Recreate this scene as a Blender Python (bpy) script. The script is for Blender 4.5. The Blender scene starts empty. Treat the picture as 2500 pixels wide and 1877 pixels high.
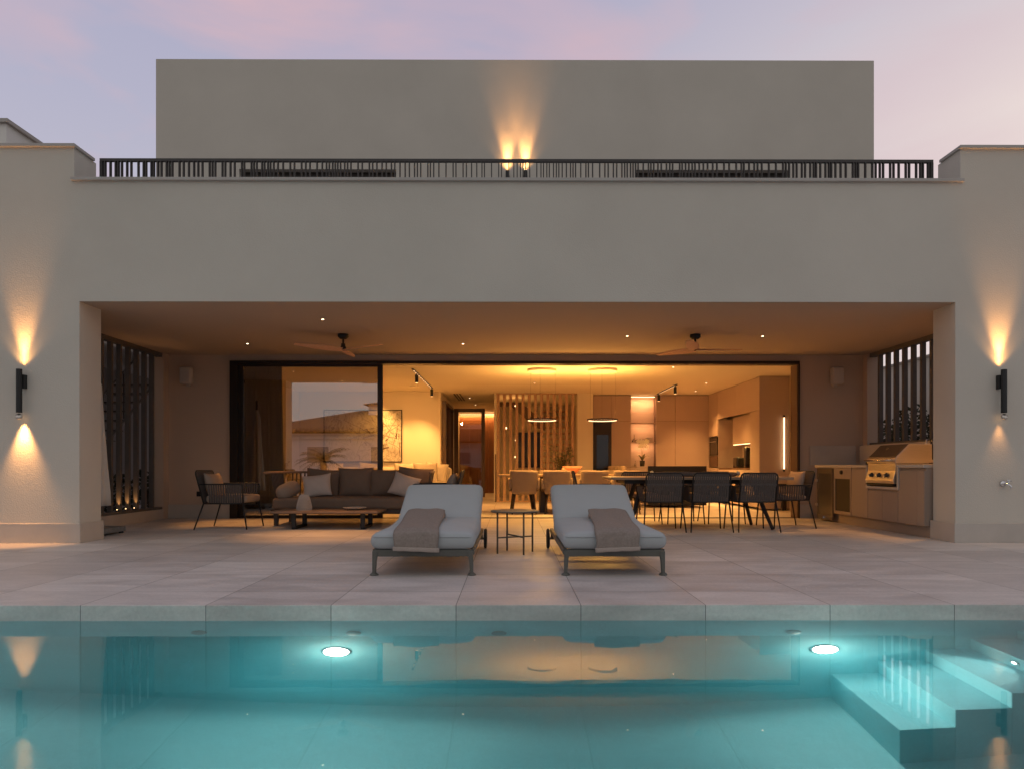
import bpy, bmesh, math, random
from mathutils import Vector, Matrix
R = math.radians
PI = math.pi
random.seed(7)
S = bpy.context.scene
C = S.collection

# ------------------------------------------------------------------ camera
cam_d = bpy.data.cameras.new("camera")
cam_d.sensor_width = 36.0
cam_d.lens = 24.0
cam_d.shift_x = -0.0015
cam_d.shift_y = 0.0798
cam_d.clip_start = 0.05
cam_d.clip_end = 2000
cam = bpy.data.objects.new("camera", cam_d)
cam.location = (0, 0, 0.89)
cam.rotation_euler = (PI / 2, 0, -0.004)
C.objects.link(cam)
S.camera = cam

# ------------------------------------------------------------------ render look
S.view_settings.view_transform = 'Standard'
S.view_settings.look = 'None'
S.view_settings.exposure = 0.1
S.view_settings.gamma = 1.0
S.cycles.use_denoising = True
S.cycles.max_bounces = 10
S.cycles.diffuse_bounces = 5
S.cycles.glossy_bounces = 4
S.cycles.transmission_bounces = 8
S.cycles.transparent_max_bounces = 8
S.cycles.caustics_reflective = False
S.cycles.caustics_refractive = True
S.cycles.sample_clamp_indirect = 4.0
S.cycles.blur_glossy = 0.5

# ------------------------------------------------------------------ dusk sky
W = bpy.data.worlds.new("World")
S.world = W
W.use_nodes = True
nt = W.node_tree
for n in list(nt.nodes):
    nt.nodes.remove(n)


def N(tree, kind, **kw):
    n = tree.nodes.new(kind)
    for k, v in kw.items():
        if k.startswith('i_'):
            n.inputs[k[2:].replace('_', ' ')].default_value = v
        else:
            setattr(n, k, v)
    return n


def ramp(tree, stops):
    n = tree.nodes.new('ShaderNodeValToRGB')
    cr = n.color_ramp
    while len(cr.elements) > 2:
        cr.elements.remove(cr.elements[-1])
    for i, (p, c) in enumerate(stops):
        e = cr.elements[i] if i < 2 else cr.elements.new(p)
        e.position = p
        e.color = (c[0], c[1], c[2], 1)
    return n


tc = N(nt, 'ShaderNodeTexCoord')
sep = N(nt, 'ShaderNodeSeparateXYZ')
nt.links.new(tc.outputs['Generated'], sep.inputs[0])
elev = ramp(nt, [(0.0, (0.56, 0.48, 0.47)), (0.28, (0.49, 0.475, 0.56)), (0.42, (0.43, 0.425, 0.545)),
                 (0.56, (0.385, 0.38, 0.52)), (1.0, (0.33, 0.34, 0.46))])
nt.links.new(sep.outputs['Z'], elev.inputs[0])
# brighter, warmer afterglow low down to the right of the house
mx = N(nt, 'ShaderNodeMapRange', i_From_Min=0.0, i_From_Max=0.62, i_To_Min=0.0, i_To_Max=1.0)
nt.links.new(sep.outputs['X'], mx.inputs['Value'])
mz = N(nt, 'ShaderNodeMapRange', i_From_Min=0.62, i_From_Max=0.40, i_To_Min=0.2, i_To_Max=1.0)
nt.links.new(sep.outputs['Z'], mz.inputs['Value'])
my = N(nt, 'ShaderNodeMapRange', i_From_Min=-0.1, i_From_Max=0.5, i_To_Min=0.0, i_To_Max=1.0)
nt.links.new(sep.outputs['Y'], my.inputs['Value'])
m1 = N(nt, 'ShaderNodeMath', operation='MULTIPLY')
m2 = N(nt, 'ShaderNodeMath', operation='MULTIPLY')
nt.links.new(mx.outputs[0], m1.inputs[0]); nt.links.new(mz.outputs[0], m1.inputs[1])
nt.links.new(m1.outputs[0], m2.inputs[0]); nt.links.new(my.outputs[0], m2.inputs[1])
mixg = N(nt, 'ShaderNodeMixRGB', blend_type='MIX')
mixg.inputs[2].default_value = (0.80, 0.69, 0.65, 1)
nt.links.new(m2.outputs[0], mixg.inputs[0]); nt.links.new(elev.outputs[0], mixg.inputs[1])
# pink cloud streaks, fading towards the right
mp = N(nt, 'ShaderNodeMapping')
mp.inputs['Rotation'].default_value = (0, R(-26), R(10))
mp.inputs['Scale'].default_value = (1.6, 1.0, 5.0)
nt.links.new(tc.outputs['Generated'], mp.inputs[0])
cl = N(nt, 'ShaderNodeTexNoise', i_Scale=1.7, i_Detail=5.0, i_Roughness=0.5, i_Distortion=0.4)
nt.links.new(mp.outputs[0], cl.inputs['Vector'])
clr = ramp(nt, [(0.44, (0, 0, 0)), (0.66, (1, 1, 1))])
nt.links.new(cl.outputs['Fac'], clr.inputs[0])
mc = N(nt, 'ShaderNodeMath', operation='MULTIPLY'); mc.inputs[1].default_value = 0.8
mfade = N(nt, 'ShaderNodeMapRange', i_From_Min=0.15, i_From_Max=0.55, i_To_Min=1.0, i_To_Max=0.3)
nt.links.new(sep.outputs['X'], mfade.inputs['Value'])
mf2 = N(nt, 'ShaderNodeMath', operation='MULTIPLY')
nt.links.new(clr.outputs[0], mf2.inputs[0]); nt.links.new(mfade.outputs[0], mf2.inputs[1])
nt.links.new(mf2.outputs[0], mc.inputs[0])
mixp = N(nt, 'ShaderNodeMixRGB', blend_type='MIX')
mixp.inputs[2].default_value = (0.62, 0.43, 0.48, 1)
nt.links.new(mc.outputs[0], mixp.inputs[0]); nt.links.new(mixg.outputs[0], mixp.inputs[1])
bg = N(nt, 'ShaderNodeBackground'); bg.inputs['Strength'].default_value = 1.0
# the sky behind the camera is a plain grey dusk
mb = N(nt, 'ShaderNodeMapRange', i_From_Min=0.12, i_From_Max=-0.25, i_To_Min=0.0, i_To_Max=1.0)
nt.links.new(sep.outputs['Y'], mb.inputs['Value'])
mixb = N(nt, 'ShaderNodeMixRGB', blend_type='MIX')
mixb.inputs[2].default_value = (0.435, 0.425, 0.425, 1)
nt.links.new(mb.outputs[0], mixb.inputs[0]); nt.links.new(mixp.outputs[0], mixb.inputs[1])
nt.links.new(mixb.outputs[0], bg.inputs['Color'])
wo = N(nt, 'ShaderNodeOutputWorld')
nt.links.new(bg.outputs[0], wo.inputs['Surface'])

# ------------------------------------------------------------------ materials
M = {}


def mat(name, col, rough=0.6, metal=0.0, var=0.0, vscale=3.0, bump=0.0, bscale=60.0, spec=0.5, stretch=None,
        emit=None, estr=0.0):
    m = bpy.data.materials.new(name)
    m.use_nodes = True
    t = m.node_tree
    b = t.nodes['Principled BSDF']
    b.inputs['Base Color'].default_value = (*col, 1)
    b.inputs['Roughness'].default_value = rough
    b.inputs['Metallic'].default_value = metal
    b.inputs['Specular IOR Level'].default_value = spec
    co = N(t, 'ShaderNodeTexCoord')
    vec = co.outputs['Object']
    if stretch:
        mpn = N(t, 'ShaderNodeMapping'); mpn.inputs['Scale'].default_value = stretch
        t.links.new(vec, mpn.inputs[0]); vec = mpn.outputs[0]
    if var:
        nz = N(t, 'ShaderNodeTexNoise', i_Scale=vscale, i_Detail=6.0, i_Roughness=0.6)
        t.links.new(vec, nz.inputs['Vector'])
        rp = ramp(t, [(0.25, [c * (1 - var) for c in col]), (0.75, [min(1, c * (1 + var)) for c in col])])
        t.links.new(nz.outputs['Fac'], rp.inputs[0])
        t.links.new(rp.outputs[0], b.inputs['Base Color'])
    if bump:
        nb = N(t, 'ShaderNodeTexNoise', i_Scale=bscale, i_Detail=3.0)
        t.links.new(vec, nb.inputs['Vector'])
        bp = N(t, 'ShaderNodeBump', i_Strength=bump, i_Distance=0.01)
        t.links.new(nb.outputs['Fac'], bp.inputs['Height'])
        t.links.new(bp.outputs[0], b.inputs['Normal'])
    if emit:
        b.inputs['Emission Color'].default_value = (*emit, 1)
        b.inputs['Emission Strength'].default_value = estr
    M[name] = m
    return m


def tile_mat(name, c1, c2, joint, bw, bh, ox, oy, rough, mortar=0.0025, vein=0.10, flat='xy', veins=True):
    m = bpy.data.materials.new(name)
    m.use_nodes = True
    t = m.node_tree
    b = t.nodes['Principled BSDF']
    co = N(t, 'ShaderNodeTexCoord')
    mpn = N(t, 'ShaderNodeMapping'); mpn.inputs['Location'].default_value = (-ox, -oy, 0)
    t.links.new(co.outputs['Object'], mpn.inputs[0])
    br = N(t, 'ShaderNodeTexBrick', offset=0.0, squash=1.0)
    br.inputs['Scale'].default_value = 1.0
    br.inputs['Mortar Size'].default_value = mortar
    br.inputs['Mortar Smooth'].default_value = 0.1
    br.inputs['Bias'].default_value = 0.0
    br.inputs['Brick Width'].default_value = bw
    br.inputs['Row Height'].default_value = bh
    br.inputs['Color1'].default_value = (*c1, 1)
    br.inputs['Color2'].default_value = (*c2, 1)
    br.inputs['Mortar'].default_value = (*joint, 1)
    t.links.new(mpn.outputs[0], br.inputs['Vector'])
    # stretched stone clouding and fine grain
    mp2 = N(t, 'ShaderNodeMapping'); mp2.inputs['Scale'].default_value = (1.0, 3.2, 3.0)
    mp2.inputs['Rotation'].default_value = (0, 0, R(6))
    t.links.new(co.outputs['Object'], mp2.inputs[0])
    nz = N(t, 'ShaderNodeTexNoise', i_Scale=1.5, i_Detail=9.0, i_Roughness=0.62, i_Distortion=0.6)
    t.links.new(mp2.outputs[0], nz.inputs['Vector'])
    rp = ramp(t, [(0.28, (1 - vein * 1.6,) * 3), (0.72, (1 + vein,) * 3)])
    t.links.new(nz.outputs['Fac'], rp.inputs[0])
    mu = N(t, 'ShaderNodeMixRGB', blend_type='MULTIPLY'); mu.inputs[0].default_value = 1.0
    t.links.new(br.outputs['Color'], mu.inputs[1]); t.links.new(rp.outputs[0], mu.inputs[2])
    out = mu.outputs[0]
    gn = N(t, 'ShaderNodeTexNoise', i_Scale=38.0, i_Detail=5.0, i_Roughness=0.7)
    t.links.new(co.outputs['Object'], gn.inputs['Vector'])
    gr = ramp(t, [(0.3, (0.90, 0.90, 0.90)), (0.7, (1.07, 1.07, 1.07))])
    t.links.new(gn.outputs['Fac'], gr.inputs[0])
    mg = N(t, 'ShaderNodeMixRGB', blend_type='MULTIPLY'); mg.inputs[0].default_value = 1.0
    t.links.new(out, mg.inputs[1]); t.links.new(gr.outputs[0], mg.inputs[2])
    out = mg.outputs[0]
    if veins:
        wv = N(t, 'ShaderNodeTexNoise', i_Scale=0.9, i_Detail=4.0, i_Distortion=1.2)
        t.links.new(mp2.outputs[0], wv.inputs['Vector'])
        vr = ramp(t, [(0.488, (0, 0, 0)), (0.5, (0.5, 0.5, 0.5)), (0.512, (0, 0, 0))])
        t.links.new(wv.outputs['Fac'], vr.inputs[0])
        msk = N(t, 'ShaderNodeTexNoise', i_Scale=0.6, i_Detail=2.0)
        t.links.new(co.outputs['Object'], msk.inputs['Vector'])
        mr = ramp(t, [(0.5, (0, 0, 0)), (0.62, (1, 1, 1))])
        t.links.new(msk.outputs['Fac'], mr.inputs[0])
        mm = N(t, 'ShaderNodeMath', operation='MULTIPLY')
        t.links.new(vr.outputs[0], mm.inputs[0]); t.links.new(mr.outputs[0], mm.inputs[1])
        mv = N(t, 'ShaderNodeMixRGB', blend_type='MIX'); mv.inputs[2].default_value = (0.72, 0.68, 0.64, 1)
        t.links.new(mm.outputs[0], mv.inputs[0]); t.links.new(out, mv.inputs[1])
        out = mv.outputs[0]
    t.links.new(out, b.inputs['Base Color'])
    rr = N(t, 'ShaderNodeMapRange', i_From_Min=0.3, i_From_Max=0.7, i_To_Min=rough - 0.07, i_To_Max=rough + 0.1)
    t.links.new(nz.outputs['Fac'], rr.inputs['Value'])
    t.links.new(rr.outputs[0], b.inputs['Roughness'])
    inv = N(t, 'ShaderNodeMath', operation='SUBTRACT'); inv.inputs[0].default_value = 1.0
    t.links.new(br.outputs['Fac'], inv.inputs[1])
    bp = N(t, 'ShaderNodeBump', i_Strength=0.6, i_Distance=0.004)
    t.links.new(inv.outputs[0], bp.inputs['Height'])
    t.links.new(bp.outputs[0], b.inputs['Normal'])
    M[name] = m
    return m


def glass_mat(name, tint, refl, rough=0.0):
    m = bpy.data.materials.new(name)
    m.use_nodes = True
    t = m.node_tree
    for n in list(t.nodes):
        t.nodes.remove(n)
    tr = N(t, 'ShaderNodeBsdfTransparent'); tr.inputs[0].default_value = (*tint, 1)
    gl = N(t, 'ShaderNodeBsdfGlossy'); gl.inputs['Roughness'].default_value = rough
    gl.inputs['Color'].default_value = (0.95, 0.93, 0.90, 1)
    mxs = N(t, 'ShaderNodeMixShader')
    fr = N(t, 'ShaderNodeFresnel'); fr.inputs['IOR'].default_value = 1.5
    ad = N(t, 'ShaderNodeMath', operation='ADD'); ad.inputs[1].default_value = refl; ad.use_clamp = True
    t.links.new(fr.outputs[0], ad.inputs[0])
    t.links.new(ad.outputs[0], mxs.inputs[0])
    t.links.new(tr.outputs[0], mxs.inputs[1]); t.links.new(gl.outputs[0], mxs.inputs[2])
    o = N(t, 'ShaderNodeOutputMaterial')
    t.links.new(mxs.outputs[0], o.inputs['Surface'])
    M[name] = m
    return m


def emis(name, col, s):
    m = bpy.data.materials.new(name)
    m.use_nodes = True
    t = m.node_tree
    for n in list(t.nodes):
        t.nodes.remove(n)
    e = N(t, 'ShaderNodeEmission'); e.inputs[0].default_value = (*col, 1); e.inputs[1].default_value = s
    o = N(t, 'ShaderNodeOutputMaterial'); t.links.new(e.outputs[0], o.inputs[0])
    M[name] = m
    return m


tile_mat('deck_stone', (0.58, 0.525, 0.495), (0.715, 0.66, 0.625), (0.17, 0.15, 0.14), 0.803, 0.765, -0.352, 4.87, 0.45, vein=0.14)
tile_mat('pool_stone', (0.36, 0.66, 0.70), (0.39, 0.69, 0.73), (0.30, 0.55, 0.58), 0.803, 1.53, -0.352, 3.2, 0.6, mortar=0.004, vein=0.05, veins=False)
mat('plaster', (0.622, 0.582, 0.515), 0.9, var=0.055, vscale=0.8, bump=0.32, bscale=85, spec=0.2)
mat('plaster_side', (0.56, 0.53, 0.48), 0.9, var=0.05, vscale=1.2, bump=0.2, bscale=85, spec=0.2)
mat('plaster_lamplit', (0.58, 0.455, 0.36), 0.9, var=0.04, vscale=1.0, bump=0.2, bscale=85, spec=0.2)  # front plaster tinted warmer: lamplight and missing skylight put into the colour
mat('soffit_lamplit', (0.45, 0.37, 0.30), 0.9, var=0.02, vscale=1.0, spec=0.2)  # white ceiling plaster browned: warm bounce light painted into the base colour
mat('stone_trim', (0.52, 0.475, 0.43), 0.6, var=0.10, vscale=2.2, bump=0.08, bscale=40)
mat('coping_stone', (0.47, 0.44, 0.41), 0.7, var=0.06, vscale=3)
mat('room_white', (0.76, 0.68, 0.54), 0.85, var=0.015, vscale=1.0, spec=0.2)
mat('bronze', (0.030, 0.022, 0.018), 0.42, metal=0.3, spec=0.5)
mat('brown_frame', (0.10, 0.055, 0.035), 0.45)
mat('black_metal', (0.012, 0.012, 0.013), 0.5, var=0.2, vscale=20)
mat('rail_metal', (0.055, 0.048, 0.046), 0.55, var=0.15, vscale=12)
mat('slat_metal', (0.125, 0.11, 0.10), 0.55, var=0.12, vscale=8)
mat('olive_metal', (0.115, 0.115, 0.10), 0.5, var=0.08, vscale=15)
mat('cushion_white', (0.44, 0.465, 0.475), 0.95, var=0.03, vscale=5, bump=0.25, bscale=300, spec=0.2)
mat('towel', (0.35, 0.29, 0.255), 1.0, var=0.16, vscale=60, bump=0.9, bscale=260, spec=0.1)
mat('towel_band', (0.42, 0.35, 0.31), 1.0, var=0.05, vscale=40, spec=0.1)
mat('sofa_fabric', (0.21, 0.145, 0.108), 0.95, var=0.06, vscale=9, bump=0.3, bscale=260, spec=0.2)
mat('taupe_fabric', (0.33, 0.255, 0.205), 0.95, var=0.05, vscale=9, bump=0.3, bscale=260, spec=0.2)
mat('pale_fabric', (0.56, 0.47, 0.42), 0.95, var=0.04, vscale=9, bump=0.3, bscale=260, spec=0.2)
mat('cream_fabric', (0.62, 0.54, 0.42), 0.95, var=0.04, vscale=7, bump=0.2, bscale=200, spec=0.2)
mat('chair_fabric', (0.31, 0.225, 0.165), 0.95, var=0.05, vscale=12, bump=0.25, bscale=220, spec=0.2)
mat('rope', (0.115, 0.10, 0.094), 0.9, var=0.18, vscale=60, bump=0.5, bscale=200, spec=0.2)
mat('teak', (0.24, 0.155, 0.105), 0.55, var=0.22, vscale=4, stretch=(2, 16, 16), bump=0.1, bscale=8)
mat('table_wood', (0.36, 0.24, 0.15), 0.45, var=0.12, vscale=3, stretch=(1.5, 14, 14))
mat('dark_wood', (0.055, 0.035, 0.025), 0.5, var=0.2, vscale=6)
mat('fan_wood', (0.66, 0.39, 0.25), 0.55, var=0.15, vscale=6, stretch=(2, 12, 12))
mat('cabinet', (0.43, 0.335, 0.29), 0.55, var=0.03, vscale=2, spec=0.35)
mat('cabinet_light', (0.50, 0.40, 0.335), 0.55, var=0.03, vscale=2, spec=0.35)
mat('slat_wood', (0.50, 0.32, 0.21), 0.6, var=0.06, vscale=5, stretch=(6, 6, 0.8))
mat('hall_wood', (0.20, 0.085, 0.045), 0.5, var=0.12, vscale=3, stretch=(5, 5, 0.7))
mat('black_gloss', (0.008, 0.007, 0.007), 0.18)
mat('black_panel', (0.010, 0.008, 0.008), 0.45)
mat('kitchen_front', (0.36, 0.285, 0.235), 0.6, var=0.03, vscale=2, spec=0.3)
mat('steel', (0.66, 0.60, 0.54), 0.40, metal=1.0, var=0.08, vscale=4, stretch=(1, 30, 30))
mat('steel_dark', (0.16, 0.14, 0.13), 0.35, metal=0.8)
mat('chrome', (0.75, 0.75, 0.76), 0.12, metal=1.0)
mat('speaker_white', (0.55, 0.50, 0.46), 0.6, bump=0.15, bscale=400)
mat('curtain', (0.022, 0.016, 0.012), 0.95, var=0.1, vscale=4)
mat('canvas_white', (0.60, 0.58, 0.55), 0.9, var=0.04, vscale=6, bump=0.2, bscale=120)
mat('concrete', (0.26, 0.24, 0.22), 0.9, var=0.25, vscale=14, bump=0.3, bscale=50)
mat('ceramic', (0.55, 0.50, 0.46), 0.45)
mat('lantern_white', (0.50, 0.47, 0.45), 0.6)
mat('coral', (0.62, 0.27, 0.17), 0.4)
mat('leaf', (0.035, 0.055, 0.022), 0.55, var=0.4, vscale=7)
mat('leaf_room', (0.14, 0.13, 0.05), 0.55, var=0.4, vscale=9)
mat('leaf_dark', (0.035, 0.050, 0.028), 0.6, var=0.4, vscale=7)
mat('bark', (0.12, 0.08, 0.055), 0.9, var=0.3, vscale=12)
mat('petal', (0.86, 0.82, 0.66), 0.7)
mat('dry_straw', (0.55, 0.40, 0.22), 0.9)
mat('clay_tile', (0.15, 0.09, 0.055), 0.85, var=0.3, vscale=9)
mat('white_render', (0.84, 0.82, 0.78), 0.9, var=0.05, vscale=1.2, bump=0.2, bscale=60)
mat('grey_render', (0.30, 0.295, 0.29), 0.9, var=0.08, vscale=1.2, bump=0.2, bscale=60)
mat('soil', (0.14, 0.12, 0.09), 0.95, var=0.3, vscale=1.5, bump=0.3, bscale=8)
mat('dark_glass', (0.015, 0.014, 0.014), 0.06, spec=0.6)
mat('fridge_glass', (0.05, 0.045, 0.042), 0.28)
mat('dial_black', (0.015, 0.015, 0.017), 0.35)
mat('grommet', (0.35, 0.36, 0.36), 0.35, metal=0.6)
glass_mat('pane_glass', (0.42, 0.37, 0.27), 0.33)
glass_mat('clear_glass', (0.86, 0.84, 0.80), 0.03)
WARM = (1.0, 0.455, 0.12)
YELL = (1.0, 0.50, 0.115)
AMB = (1.0, 0.43, 0.115)
PK = 3.8                                         # indoor lamp level
emis('lamp_glow', (1.0, 0.62, 0.28), 9.0)
emis('downlight_glow', (1.0, 0.72, 0.45), 9.0)
emis('led_white', (1.0, 0.62, 0.30), 4.5)
emis('track_led', (1.0, 0.60, 0.28), 1.6)
emis('led_warm', (1.0, 0.55, 0.20), 3.0)
emis('led_line', (1.0, 0.56, 0.24), 5.0)
emis('pool_glow', (0.92, 1.0, 0.92), 40.0)
emis('step_glow', (0.95, 1.0, 0.93), 10.0)
emis('blue_led', (0.3, 0.5, 1.0), 1.5)

# abstract painting: pale ground with dark scratchy strokes and washes
m = mat('painting', (0.6, 0.55, 0.48), 0.8)
t = m.node_tree
b = t.nodes['Principled BSDF']
co = N(t, 'ShaderNodeTexCoord')
n1 = N(t, 'ShaderNodeTexNoise', i_Scale=2.6, i_Detail=8.0, i_Roughness=0.7, i_Distortion=2.2)
n2 = N(t, 'ShaderNodeTexNoise', i_Scale=1.1, i_Detail=3.0, i_Distortion=1.0)
t.links.new(co.outputs['Object'], n1.inputs['Vector']); t.links.new(co.outputs['Object'], n2.inputs['Vector'])
r1 = ramp(t, [(0.475, (1, 1, 1)), (0.5, (0.25, 0.22, 0.2)), (0.525, (1, 1, 1))])
t.links.new(n1.outputs['Fac'], r1.inputs[0])
r2 = ramp(t, [(0.35, (0.45, 0.40, 0.36)), (0.5, (0.66, 0.60, 0.53)), (0.7, (0.68, 0.63, 0.56))])
t.links.new(n2.outputs['Fac'], r2.inputs[0])
mu = N(t, 'ShaderNodeMixRGB', blend_type='MULTIPLY'); mu.inputs[0].default_value = 0.85
t.links.new(r2.outputs[0], mu.inputs[1]); t.links.new(r1.outputs[0], mu.inputs[2])
t.links.new(mu.outputs[0], b.inputs['Base Color'])

# pool water
m = bpy.data.materials.new('water'); m.use_nodes = True
M['water'] = m
t = m.node_tree
for n in list(t.nodes):
    t.nodes.remove(n)
gl = N(t, 'ShaderNodeBsdfGlass'); gl.inputs['IOR'].default_value = 1.33; gl.inputs['Roughness'].default_value = 0.0
co = N(t, 'ShaderNodeTexCoord')
mpn = N(t, 'ShaderNodeMapping'); mpn.inputs['Scale'].default_value = (1.0, 2.0, 1.0)
t.links.new(co.outputs['Object'], mpn.inputs[0])
nz = N(t, 'ShaderNodeTexNoise', i_Scale=1.6, i_Detail=2.0)
t.links.new(mpn.outputs[0], nz.inputs['Vector'])
bp = N(t, 'ShaderNodeBump', i_Strength=0.028, i_Distance=0.02)
t.links.new(nz.outputs['Fac'], bp.inputs['Height']); t.links.new(bp.outputs[0], gl.inputs['Normal'])
va = N(t, 'ShaderNodeVolumeAbsorption'); va.inputs['Color'].default_value = (0.03, 0.72, 0.87, 1); va.inputs['Density'].default_value = 0.27
vs = N(t, 'ShaderNodeVolumeScatter'); vs.inputs['Color'].default_value = (0.12, 0.80, 1.0, 1); vs.inputs['Density'].default_value = 0.19
vadd = N(t, 'ShaderNodeAddShader')
t.links.new(va.outputs[0], vadd.inputs[0]); t.links.new(vs.outputs[0], vadd.inputs[1])
o = N(t, 'ShaderNodeOutputMaterial')
t.links.new(gl.outputs[0], o.inputs['Surface']); t.links.new(vadd.outputs[0], o.inputs['Volume'])


# ------------------------------------------------------------------ mesh helpers
class MB:
    def __init__(s):
        s.v = []; s.f = []

    def add(s, vs, fs, mtx=None):
        o = len(s.v)
        for p in vs:
            p = Vector(p)
            s.v.append(mtx @ p if mtx else p)
        s.f += [tuple(i + o for i in f) for f in fs]
        return s

    def box(s, x0, x1, y0, y1, z0, z1, mtx=None):
        vs = [(x, y, z) for z in (z0, z1) for y in (y0, y1) for x in (x0, x1)]
        return s.add(vs, [(0, 2, 3, 1), (4, 5, 7, 6), (0, 1, 5, 4), (2, 6, 7, 3), (0, 4, 6, 2), (1, 3, 7, 5)], mtx)

    def prism(s, poly, a, b_, axis='y', mtx=None):
        n = len(poly)

        def P(p, h):
            return {'y': (p[0], h, p[1]), 'x': (h, p[0], p[1]), 'z': (p[0], p[1], h)}[axis]
        vs = [P(p, a) for p in poly] + [P(p, b_) for p in poly]
        fs = [tuple(range(n)), tuple(range(2 * n - 1, n - 1, -1))]
        fs += [(i, i + n, (i + 1) % n + n, (i + 1) % n) for i in range(n)]
        return s.add(vs, fs, mtx)

    def tube(s, pts, r, seg=8, r2=None, cap=True, mtx=None):
        pts = [Vector(p) for p in pts]
        n = len(pts)
        vs = []; fs = []
        up = None
        for i, p in enumerate(pts):
            d = (pts[min(i + 1, n - 1)] - pts[max(i - 1, 0)]).normalized()
            if up is None:
                up = d.orthogonal().normalized()
            up = (up - d * up.dot(d)).normalized()
            sd = d.cross(up)
            rr = r if r2 is None else r + (r2 - r) * i / (n - 1)
            for k in range(seg):
                a = 2 * PI * k / seg + PI / seg
                vs.append(p + (up * math.cos(a) + sd * math.sin(a)) * rr)
        for i in range(n - 1):
            for k in range(seg):
                k2 = (k + 1) % seg
                fs.append((i * seg + k, i * seg + k2, (i + 1) * seg + k2, (i + 1) * seg + k))
        if cap:
            fs.append(tuple(range(seg - 1, -1, -1)))
            fs.append(tuple((n - 1) * seg + k for k in range(seg)))
        return s.add(vs, fs, mtx)

    def lathe(s, prof, c=(0, 0, 0), seg=24, mtx=None):
        vs = []; fs = []
        n = len(prof)
        for (r, z) in prof:
            for k in range(seg):
                a = 2 * PI * k / seg
                vs.append((c[0] + r * math.cos(a), c[1] + r * math.sin(a), c[2] + z))
        for i in range(n - 1):
            for k in range(seg):
                k2 = (k + 1) % seg
                fs.append((i * seg + k, i * seg + k2, (i + 1) * seg + k2, (i + 1) * seg + k))
        if prof[0][0] > 1e-5:
            fs.append(tuple(range(seg - 1, -1, -1)))
        if prof[-1][0] > 1e-5:
            fs.append(tuple((n - 1) * seg + k for k in range(seg)))
        return s.add(vs, fs, mtx)

    def disc(s, c, r, axis='z', seg=24, h=0.004):
        mt = Matrix.Translation(c)
        if axis == 'y':
            mt = mt @ Matrix.Rotation(PI / 2, 4, 'X')
        if axis == 'x':
            mt = mt @ Matrix.Rotation(PI / 2, 4, 'Y')
        return s.lathe([(r, -h / 2), (r, h / 2)], seg=seg, mtx=mt)

    def rbox(s, sx, sy, sz, r, n=10, puff=0.0, mtx=None, fn=None):
        hx, hy, hz = sx / 2, sy / 2, sz / 2
        key = {}; vs = []; fs = []

        def vert(p):
            k = (round(p[0], 4), round(p[1], 4), round(p[2], 4))
            if k not in key:
                key[k] = len(vs); vs.append(p)
            return key[k]
        us = [math.sin((i / n * 2 - 1) * PI / 2) for i in range(n + 1)]
        for ax in range(3):
            for sg in (-1, 1):
                for i in range(n):
                    for j in range(n):
                        q = []
                        for (a, b2) in ((us[i], us[j]), (us[i + 1], us[j]), (us[i + 1], us[j + 1]), (us[i], us[j + 1])):
                            p = [0, 0, 0]
                            p[ax] = sg; p[(ax + 1) % 3] = a; p[(ax + 2) % 3] = b2
                            q.append(vert(tuple(p)))
                        fs.append(tuple(q) if sg > 0 else tuple(reversed(q)))
        out = []
        for p in vs:
            P = Vector((p[0] * hx, p[1] * hy, p[2] * hz))
            Q = Vector((max(-(hx - r), min(hx - r, P.x)), max(-(hy - r), min(hy - r, P.y)), max(-(hz - r), min(hz - r, P.z))))
            d = P - Q
            if d.length > 1e-7:
                P = Q + d.normalized() * r
            if puff:
                k = (1 - (P.x / hx) ** 2) * (1 - (P.y / hy) ** 2)
                P.z += puff * k * (1 if P.z > 0 else -0.3)
            if fn:
                P = Vector(fn(P))
            out.append(P)
        return s.add(out, fs, mtx)

    def pillow(s, w, h, t, n=14, mtx=None, seed=0):
        rnd = random.Random(seed)
        ph = [rnd.uniform(0, 6) for _ in range(4)]
        vs = []; fs = []
        for sd in (-1, 1):
            for j in range(n + 1):
                for i in range(n + 1):
                    u = i / n * 2 - 1; v = j / n * 2 - 1
                    k = ((1 - abs(u) ** 2.4) * (1 - abs(v) ** 2.4)) ** 0.55
                    x = u * w / 2 * (1 - 0.075 * (1 - v * v))
                    z = v * h / 2 * (1 - 0.075 * (1 - u * u))
                    wr = 1 + 0.05 * math.sin(5 * u + ph[0]) * math.sin(4 * v + ph[1]) + 0.03 * math.sin(11 * u + 7 * v + ph[2])
                    vs.append((x, sd * (t / 2 * k * wr + 0.004), z))
        m_ = (n + 1) ** 2
        for sd in (0, 1):
            for j in range(n):
                for i in range(n):
                    a = sd * m_ + j * (n + 1) + i
                    q = (a, a + 1, a + n + 2, a + n + 1)
                    fs.append(q if sd == 0 else tuple(reversed(q)))
        rim = [i for i in range(n + 1)] + [(j + 1) * (n + 1) - 1 for j in range(1, n + 1)] + \
              [n * (n + 1) + i for i in range(n - 1, -1, -1)] + [j * (n + 1) for j in range(n - 1, 0, -1)]
        for a, b2 in zip(rim, rim[1:] + rim[:1]):
            fs.append((b2, a, a + m_, b2 + m_))
        return s.add(vs, fs, mtx)

    def build(s, name, m, parent=None, world=True, smooth=False, bevel=0.0, loc=None, seg=2):
        me = bpy.data.meshes.new(name)
        me.from_pydata([tuple(p) for p in s.v], [], s.f)
        me.validate()
        bm = bmesh.new(); bm.from_mesh(me)
        bmesh.ops.recalc_face_normals(bm, faces=bm.faces[:])
        bm.to_mesh(me); bm.free()
        me.materials.append(M[m] if isinstance(m, str) else m)
        if smooth:
            for p in me.polygons:
                p.use_smooth = True
        ob = bpy.data.objects.new(name, me)
        C.objects.link(ob)
        if parent is not None:
            ob.parent = parent
            if world:
                ob.location = -wloc(parent)
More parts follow.
